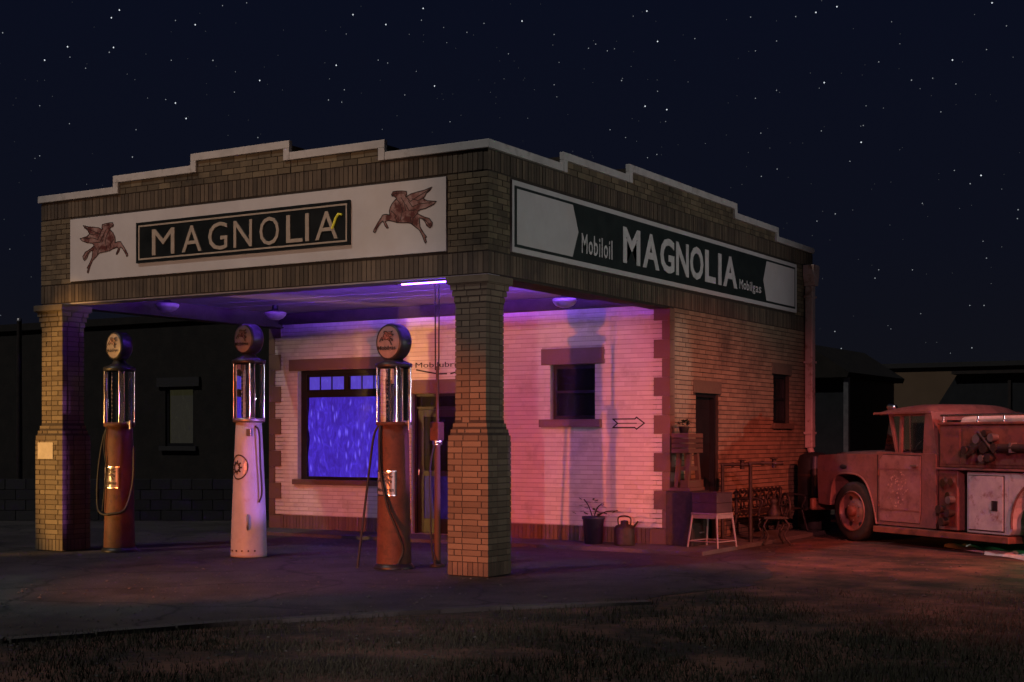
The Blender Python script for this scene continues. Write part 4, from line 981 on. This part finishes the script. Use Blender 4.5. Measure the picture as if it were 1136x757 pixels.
for q0, q1, q2, q3 in ((.30,.12,.15,.34), (CW-.30,CW-.12,CW-.15,CW-.34)): ws.add([(.42,q0,1.43),(.95,q1,1.41),(.74,q2,2.0),(.54,q3,2.0)], [(0,1,2,3)])
tp_('windshield', ws, M['glass'])
tp_('header_rail', MB().bar((.54,.14,2.01), (.54,CW-.14,2.01), .05, .05), 'truck')
st_ = tp_('steering_wheel', MB().tube([(1.08+.19*math.cos(t_*2*math.pi/24)*.45, .55+.2*math.sin(t_*2*math.pi/24), 1.45+.19*math.cos(t_*2*math.pi/24)*.9) for t_ in range(25)], .015, 6), 'steel'); tp_('steering_column', MB().cyl((1.08,.55,1.45), (.72,.55,1.2), .022, n=8), 'black', st_)
tp_('bench_seat', MB().box(1.25, 1.68, .15, CW-.15, .75, .92).prism([(1.54,.9),(1.68,.9),(1.71,1.42),(1.63,1.44)], (0,.15,0), (1,0,0), (0,0,1), (0,1,0), CW-.3), 'black', bevel=.03)
# roof: crowned shell with visor lip
rows = []
NR = 18
for i in range(15):
    u = i/14; s_ = .47+1.29*u
    e1 = max(.0, 1-(2*u-1)**6)*min(1, .15+1.5*u)
    row = []
    for k_ in range(NR+1):
        v = k_/NR; yy = .06+(CW-.20)*v; e2 = max(0, 1-abs(2*v-1)**4.5)
        row.append((s_, yy, 2.012+.135*(e1**.5)*(e2**.5)))
    rows.append(row)
rf_ = tp_('cab_roof', MB().grid(rows), 'truck')
tp_('drip_rail', MB().box(.47, 1.76, .045, .10, 2.0, 2.03).box(.47, 1.76, CW-.18, CW-.125, 2.0, 2.03).box(.455, .485, .05, CW-.13, 1.99, 2.02).box(1.74, 1.765, .05, CW-.13, 2.0, 2.02), 'truck', rf_)
si = tp_('siren', MB().lathe([(.02,-.08),(.035,-.07),(.045,0),(.055,.05),(.06,.08),(.0,.07)], 14, (.62,.30,2.11), Matrix.Rotation(R(-90), 3, 'Y')), 'chrome'); tp_('siren_bracket', MB().box(.58, .66, .28, .32, 2.02, 2.09), 'steel', si)
# running board
rb = tp_('running_board', MB().box(.58, 3.42, -.06, .40, .18, .275), 'truckbody', bevel=.012); tp_('running_board', MB().box(.58, 3.42, TW-.40, TW+.06, .18, .275), 'truckbody', bevel=.012)
tp_('tread_strip', MB().box(.66, 1.9, -.04, .2, .2755, .28), 'steel', rb)
# pump panel
pp = tp_('pump_panel', MB().box(1.97, 2.36, .015, TW-.015, .30, 1.17), 'truck', bevel=.012)
tp_('panel_plate', MB().box(1.99, 2.345, .003, .0145, .36, 1.12), 'truckdark', pp)
for (x, z, r_) in ((2.10,.98,.06),(2.26,1.0,.055),(2.2,.80,.05)):
    g1 = tp_('gauge', MB().cyl((x,.004,z), (x,-.035,z), r_, n=18), 'chrome', pp); 
for (x, z) in ((2.10,.60),(2.28,.55),(2.16,.42)):
    tp_('valve', MB().cyl((x,.004,z), (x,-.08,z), .045, n=12).cyl((x,-.07,z), (x,-.12,z), .062, n=8), 'iron', pp)
tp_('discharge_cap', MB().cyl((2.28,.004,.74), (2.28,-.10,.74), .055, n=10), 'steel', pp)
# body: upper hose box, ledge, compartments
bd_ = tp_('hose_body', MB().box(1.98, 5.6, .012, TW-.012, 1.205, 1.82), 'truckbody', bevel=.02)
tp_('body_ledge', MB().box(1.965, 5.61, -.03, TW+.03, 1.172, 1.204), 'truck', bevel=.008)
tp_('top_moulding', MB().box(1.97, 5.61, -.012, .06, 1.821, 1.86).box(1.97, 5.61, TW-.06, TW+.012, 1.821, 1.86), 'truckbody', bevel=.01)
tp_('upper_panel', MB().box(2.02, 2.42, .0, .0118, 1.26, 1.77), 'truckbody', bd_); tp_('upper_panel', MB().box(2.48, 5.5, .0, .0118, 1.26, 1.77), 'truckbody', bd_)
hr = tp_('grab_rail', MB().cyl((2.0,.03,1.96), (5.5,.03,1.96), .017, n=10), 'chrome')
for x in (2.05, 2.75, 3.25, 4.0, 5.0): tp_('rail_post', MB().cyl((x,.03,1.86), (x,.03,1.96), .014, n=8).lathe([(.03,0),(.03,.015),(.015,.03)], 10, (x,.03,1.858)), 'chrome', hr)
tp_('dark_gap', MB().box(2.361, 2.545, .25, TW-.10, .30, 1.17), 'black')
cp_ = tp_('compartment', MB().box(2.55, 3.36, .012, .55, .29, 1.15), 'primer', bevel=.012)
cd_ = tp_('compartment_door', MB().box(2.60, 3.27, -.008, .0035, .34, 1.10), 'primer', cp_, label='pale grey primered compartment door with a square latch', bevel=.006)
tp_('latch', MB().box(3.08, 3.17, -.022, -.0082, .62, .76), 'black', cp_, bevel=.004); tp_('latch_rim', MB().box(3.07, 3.085, -.026, -.0085, .62, .76), 'chrome', cp_)
RFN = [(3.365,.29),(3.365,1.15),(4.75,1.15),(4.75,.35),(4.66,.35)]+arch(4.05, .47, .62, -9, 189)
rfn = tp_('rear_fender', MB().prism(RFN, (0,.008,0), (1,0,0), (0,0,1), (0,1,0), .45), 'primer', bevel=.02); tp_('arch_lip', MB().tube([(p[0], 0, p[1]) for p in arch(4.05, .47, .632, -8, 188, 22)], .018, 7), 'truck', rfn)
tp_('rear_fender', MB().prism(RFN, (0,TW-.008,0), (1,0,0), (0,0,1), (0,-1,0), .45), 'truck', bevel=.02)
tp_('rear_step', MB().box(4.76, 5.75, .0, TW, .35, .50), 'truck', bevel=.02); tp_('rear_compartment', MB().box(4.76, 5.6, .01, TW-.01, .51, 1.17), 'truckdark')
# gear clipped to the hose body: nozzles, adaptors, valve wheels
for i, (x, z, r_) in enumerate(((2.86,1.62,.07),(3.0,1.5,.085),(3.08,1.36,.06),(2.95,1.35,.05),(2.78,1.46,.05),(2.62,1.46,.06),(3.14,1.64,.06),(3.02,1.70,.05),(3.2,1.5,.06))):
    q = tp_('hose_coupling', MB().cyl((x,.0,z), (x,-.07,z), r_*.8, n=12).cyl((x,-.06,z), (x,-.12,z), r_, n=9), 'iron' if i % 3 else 'steel')
for x0, z0, x1, z1 in ((2.7,1.40,3.05,1.62),(2.9,1.72,3.2,1.42)): tp_('nozzle', MB().cyl((x0,-.1,z0), (x1,-.1,z1), .035, .018, 10), 'iron')
tp_('long_nozzle', MB().cyl((3.25,-.06,1.50), (4.9,-.06,1.50), .055, .045, 12), 'iron')
for x in (3.5, 4.4): tp_('nozzle_bracket', MB().box(x-.02, x+.02, -.11, .0, 1.43, 1.57), 'steel')
hs = MB()
for i in range(5): hs.tube(smooth([(2.2,.3+i*.33,1.86),(2.8,.32+i*.33,1.9),(3.8,.28+i*.33,1.88),(5.2,.3+i*.33,1.86)], 4), .08, 8)
tp_('folded_hose', hs, 'hose')

# pale canvas hose lying on the ground
HZ = MB()
for k_, pts in enumerate(([(3.45,7.62),(3.9,7.05),(4.4,6.55),(5.0,6.0),(5.8,5.2)], [(3.7,7.55),(4.2,7.1),(4.75,6.6),(5.3,6.2),(6.2,5.4)], [(4.3,6.4),(4.7,6.15),(5.2,5.45),(5.9,4.9)])):
    q = smooth([(x, y, 0) for x, y in pts], 10); rows = []
    for i, p in enumerate(q):
        d = (q[min(i+1, len(q)-1)]-q[max(i-1, 0)]).normalized(); sd_ = Vector((-d.y, d.x, 0)); h = .02+.012*math.sin(i*.7+k_)
        rows.append([p+sd_*.085+Vector((0,0,-.01)), p+sd_*.07+Vector((0,0,h+.005)), p+Vector((0,0,h+.018)), p-sd_*.07+Vector((0,0,h+.004)), p-sd_*.085+Vector((0,0,-.01))])
    HZ.grid(rows)
obj('canvas_hose', HZ, M['hose'], label='pale flattened canvas hose lying on the ground by the truck', cat='hose')

# ------------------------------------------------------------------ background
NB = empty('neighbour_building', (-22.6, 15, 0), 0, 'dark low neighbouring building behind the pumps with one dim window', 'building')
nang = 0
nb_ = MB(); nh = [(-19.05, -18.0, 1.40, 3.0)]
wall_pieces(nb_, -36, -15.2, 0, 4.75, nh, lambda mb, a, b, z0, z1: mb.box(a, b, 13.8, 14.1, z0, z1)); nb_.box(-15.5, -15.2, 14.1, 24, 0, 4.75)
rel(obj('wall', nb_, M['nbrick'], NB), NB)
rel(obj('cornice', MB().box(-36.1, -15.1, 13.7, 14.2, 4.75, 4.95), M['nbrick'], NB), NB)
wn_ = rel(obj('window', MB().box(-19.05, -18.97, 13.85, 13.95, 1.4, 3.0).box(-18.08, -18.0, 13.85, 13.95, 1.4, 3.0).box(-18.97, -18.08, 13.85, 13.95, 2.92, 3.0).box(-18.97, -18.08, 13.85, 13.95, 1.4, 1.48), M['frame'], NB), NB)
obj('pane', MB().box(-18.98, -18.07, 13.9, 13.91, 1.47, 2.93), M['dimpane'], wn_).matrix_parent_inverse = Matrix.Identity(4)
rel(obj('lintel', MB().box(-19.3, -17.75, 13.72, 13.9, 3.0, 3.25), M['stone'], NB), NB)
rel(obj('sill', MB().box(-19.2, -17.85, 13.7, 13.9, 1.28, 1.4), M['stone'], NB), NB)
BW = empty('block_wall', (-11, 6.6, 0), math.atan2(1.38, 2.27), 'low concrete-block boundary wall behind the pumps', 'wall')
for r in range(4):
    for i in range(30):
        x = -6.0+i*.41+(.2 if r % 2 else 0)
        obj('block', MB().box(x, x+.395, -.1+random.uniform(-.006,.006), .1, r*.205, r*.205+.195, random.random()), M['stone'], BW)
PL = empty('utility_pole', (-15.6, 6.1, 0), 0, 'thin grey pole at the far left edge', 'pole')
obj('shaft', MB().cyl((0,0,0), (0,0,4.1), .07, .05, 10), M['iron'], PL); obj('cap', MB().lathe([(.06,4.1),(.05,4.16),(0,4.18)], 10), M['steel'], PL)
TB = empty('tan_building', (2, 33, 0), 0, 'low tan stucco building in the dark beyond the fire truck', 'building')
rel(obj('wall', MB().box(-5.0, 9, 31.2, 38, 0, 3.85), M['tan'], TB), TB); rel(obj('parapet_cap', MB().box(-5.1, 9.1, 31.1, 38.1, 3.85, 4.0), M['stone'], TB), TB)
rel(obj('door', MB().box(-3.6, -2.7, 31.14, 31.2, 0, 2.1), M['frame'], TB), TB)
SH = empty('metal_shed', (-6, 24, 0), 0, 'dark metal lean-to shed behind the station wall', 'shed')
rel(obj('wall', MB().box(-9.5, -3.0, 22.5, 27, 0, 3.3), M['tank'], SH), SH)
rel(obj('roof', MB().prism([(-9.8,4.3),(-4.0,4.15),(-2.8,3.35),(-2.85,3.22),(-9.8,3.22)], (0,22.2,0), (1,0,0), (0,0,1), (0,1,0), 5.2), M['nbrick'], SH), SH)
rel(obj('corner_post', MB().box(-2.98, -2.85, 22.3, 22.45, 0, 3.3), M['steel'], SH), SH)
DS = empty('flat_roofed_shed', (3, 27, 0), 0, 'low black flat-topped shed with a canted corner behind the truck', 'shed')
rel(obj('wall', MB().prism([(-1.35,0),(-1.38,2.35),(-.75,3.35),(9,3.35),(9,0)], (0,25.2,0), (1,0,0), (0,0,1), (0,1,0), 4.0), M['tank'], DS), DS)
rel(obj('roof_edge', MB().box(-.85, 9.1, 25.0, 29.3, 3.352, 3.44), M['iron'], DS), DS)
for x in (.6, 2.6): rel(obj('wall_rib', MB().box(x, x+.08, 25.14, 25.198, 0, 3.3), M['iron'], DS), DS)

# ------------------------------------------------------------------ verge grass, pebbles
def inside(x, y):
    n_ = len(FORE); c_ = False; j = n_-1
    for i in range(n_):
        xi, yi = FORE[i]; xj, yj = FORE[j]
        if (yi > y) != (yj > y) and x < (xj-xi)*(y-yi)/(yj-yi)+xi: c_ = not c_
        j = i
    return c_
gm_ = MB(); fwx, fwy = -.519, .855; rtx, rty = .855, .519; cnt = 0
rng = random.Random(3)
while cnt < 46000:
    dpt = rng.uniform(8.8, 15.5); lat = rng.uniform(-.42, .42)*dpt
    x = 8.904+fwx*dpt+rtx*lat; y = -14.129+fwy*dpt+rty*lat
    if inside(x, y): continue
    if dpt > 12.0 and rng.random() > (.9 if lat > 2 else .5)*max(.03, (15.8-dpt)/3.8): cnt += 1; continue
    cl_ = math.sin(x*2.1+math.sin(y*1.7)*2)*math.sin(y*1.9+1.3*math.sin(x*1.3))
    if cl_ < -.45 and rng.random() < .75: cnt += 1; continue
    h = rng.uniform(.02, .055)*(1+.5*cl_); a = rng.uniform(0, 6.28); wd = rng.uniform(.003, .006); ln = rng.uniform(.1, .9)*h
    dx, dy = math.cos(a), math.sin(a); b = rng.uniform(0, 6.28)
    gm_.add([(x-dx*wd, y-dy*wd, -.013), (x+dx*wd, y+dy*wd, -.013), (x+ln*math.cos(b), y+ln*math.sin(b), h)], [(0,1,2)], rng.random()); cnt += 1
obj('verge_grass', gm_, M['grass'], label='short dark verge grass across the foreground', cat='grass', kind='stuff')
pb_ = MB()
for i in range(2600):
    dpt = rng.uniform(9, 24); lat = rng.uniform(-.40, .40)*dpt
    x = 8.904+fwx*dpt+rtx*lat; y = -14.129+fwy*dpt+rty*lat
    if -7.8 < x < .1 and y > 4: continue
    r_ = rng.uniform(.006, .02)*(1.6 if rng.random() < .06 else 1); z0 = 0.0 if inside(x, y) else -.012
    vs = [(x+r_*rng.uniform(.7,1.2)*math.cos(t_*1.2566), y+r_*rng.uniform(.7,1.2)*math.sin(t_*1.2566), z0+r_*.25) for t_ in range(5)]
    pb_.add(vs+[(x, y, z0+r_*.8), (x, y, z0-.002)], [(t_, (t_+1) % 5, 5) for t_ in range(5)]+[((t_+1) % 5, t_, 6) for t_ in range(5)], rng.random())
obj('pebbles', pb_, M['pebble'], label='loose grit and pebbles scattered over the ground', cat='gravel', kind='stuff')

# ------------------------------------------------------------------ stars
STARS = [(-46.77,16.21),(-47.07,15.91),(-48.7,14.74),(-46.99,14.84),(-49.54,14.19),(-43.88,15.87),(-44.64,15.98),(-37.67,16.52),(-36.35,16.19),(-34.85,16.82),(-34.92,16.38),(-33.08,15.95),(-38.34,14.61),(-36.66,14.85),(-36.28,14.75),(-34.39,13.91),(-41.37,13.93),(-44.64,12.93),(-45.01,13.04),(-44.23,12.37),(-49.72,12.52),(-49.72,10.67),(-38.12,13.22),(-35.59,13.55),(-48.61,14.37),(-48.03,14.01),(-44.8,14.51),(-42.36,13.45),(-31.4,15.15),(-32.39,16.29),(-42.82,16.63),(-41.88,16.78),(-46.14,11.85),(-48.63,11.93),(-30.85,16.38),(-25.81,16.68),(-19.13,16.35),(-18.32,16.51),(-12.51,16.2),(-29.55,15.87),(-27.4,15.23),(-25.38,15.54),(-23.89,15.6),(-20.66,15.38),(-21.49,15.05),(-13.96,14.27),(-16.72,14.39),(-12.71,14.55),(-18.81,13.74),(-20.66,13.54),(-21.49,13.27),(-25.88,13.1),(-25.01,12.95),(-27.29,12.22),(-17.39,11.43),(-17.82,10.73),(-20.64,10.54),(-12.91,9.95),(-13.89,10.19),(-15.08,9.01),(-19.09,8.48),(-12.71,6.83),(-16.72,6.52),(-15.45,6.48),(-13.32,5.05),(-27.87,15.49),(-28.16,15.34),(-29.55,13.97),(-25.38,13.66),(-21.28,11.94),(-18.92,11.93),(-25.41,11.23),(-14.69,13.66),(-14.39,12.4)]
BR = {0,1,2,3,4,5,7,8,9,12,15,16,17,19,34,35,36,37,38,41,45,48,51,52,54,57}
sm2 = MB(); rs = random.Random(11)
def star(az, el, r_, b):
    a, e_ = R(az), R(el); d = Vector((math.sin(a)*math.cos(e_), math.cos(a)*math.cos(e_), math.sin(e_)))*900; p = d+Vector((8.9,-14.1,1.65))
    v = [p+Vector(q)*r_ for q in ((1,0,0),(-1,0,0),(0,1,0),(0,-1,0),(0,0,1),(0,0,-1))]
    sm2.add(v, [(0,2,4),(2,1,4),(1,3,4),(3,0,4),(2,0,5),(1,2,5),(3,1,5),(0,3,5)], b)
for i, (az, el) in enumerate(STARS): star(az, el, .50 if i in BR else .36, 1.0 if i in BR else .34)
for i in range(15000):
    az = rs.uniform(-180, 180); el = math.degrees(math.asin(rs.uniform(.05, 1))); q = rs.random()
    star(az, el, .27+.20*q**7, .05+.32*q**4)
stm = bpy.data.materials.new('starlight'); stm.use_nodes = True; N_ = stm.node_tree.nodes; N_.clear()
em = N_.new('ShaderNodeEmission'); at_ = N_.new('ShaderNodeAttribute'); at_.attribute_name = 'rnd'; om = N_.new('ShaderNodeOutputMaterial'); em.inputs[0].default_value = (.85, .92, 1, 1)
stm.node_tree.links.new(at_.outputs['Fac'], em.inputs[1]); stm.node_tree.links.new(em.outputs[0], om.inputs[0]); stm.cycles.emission_sampling = 'NONE'
obj('stars', sm2, stm, label='small stars scattered across the night sky', cat='stars', kind='stuff')
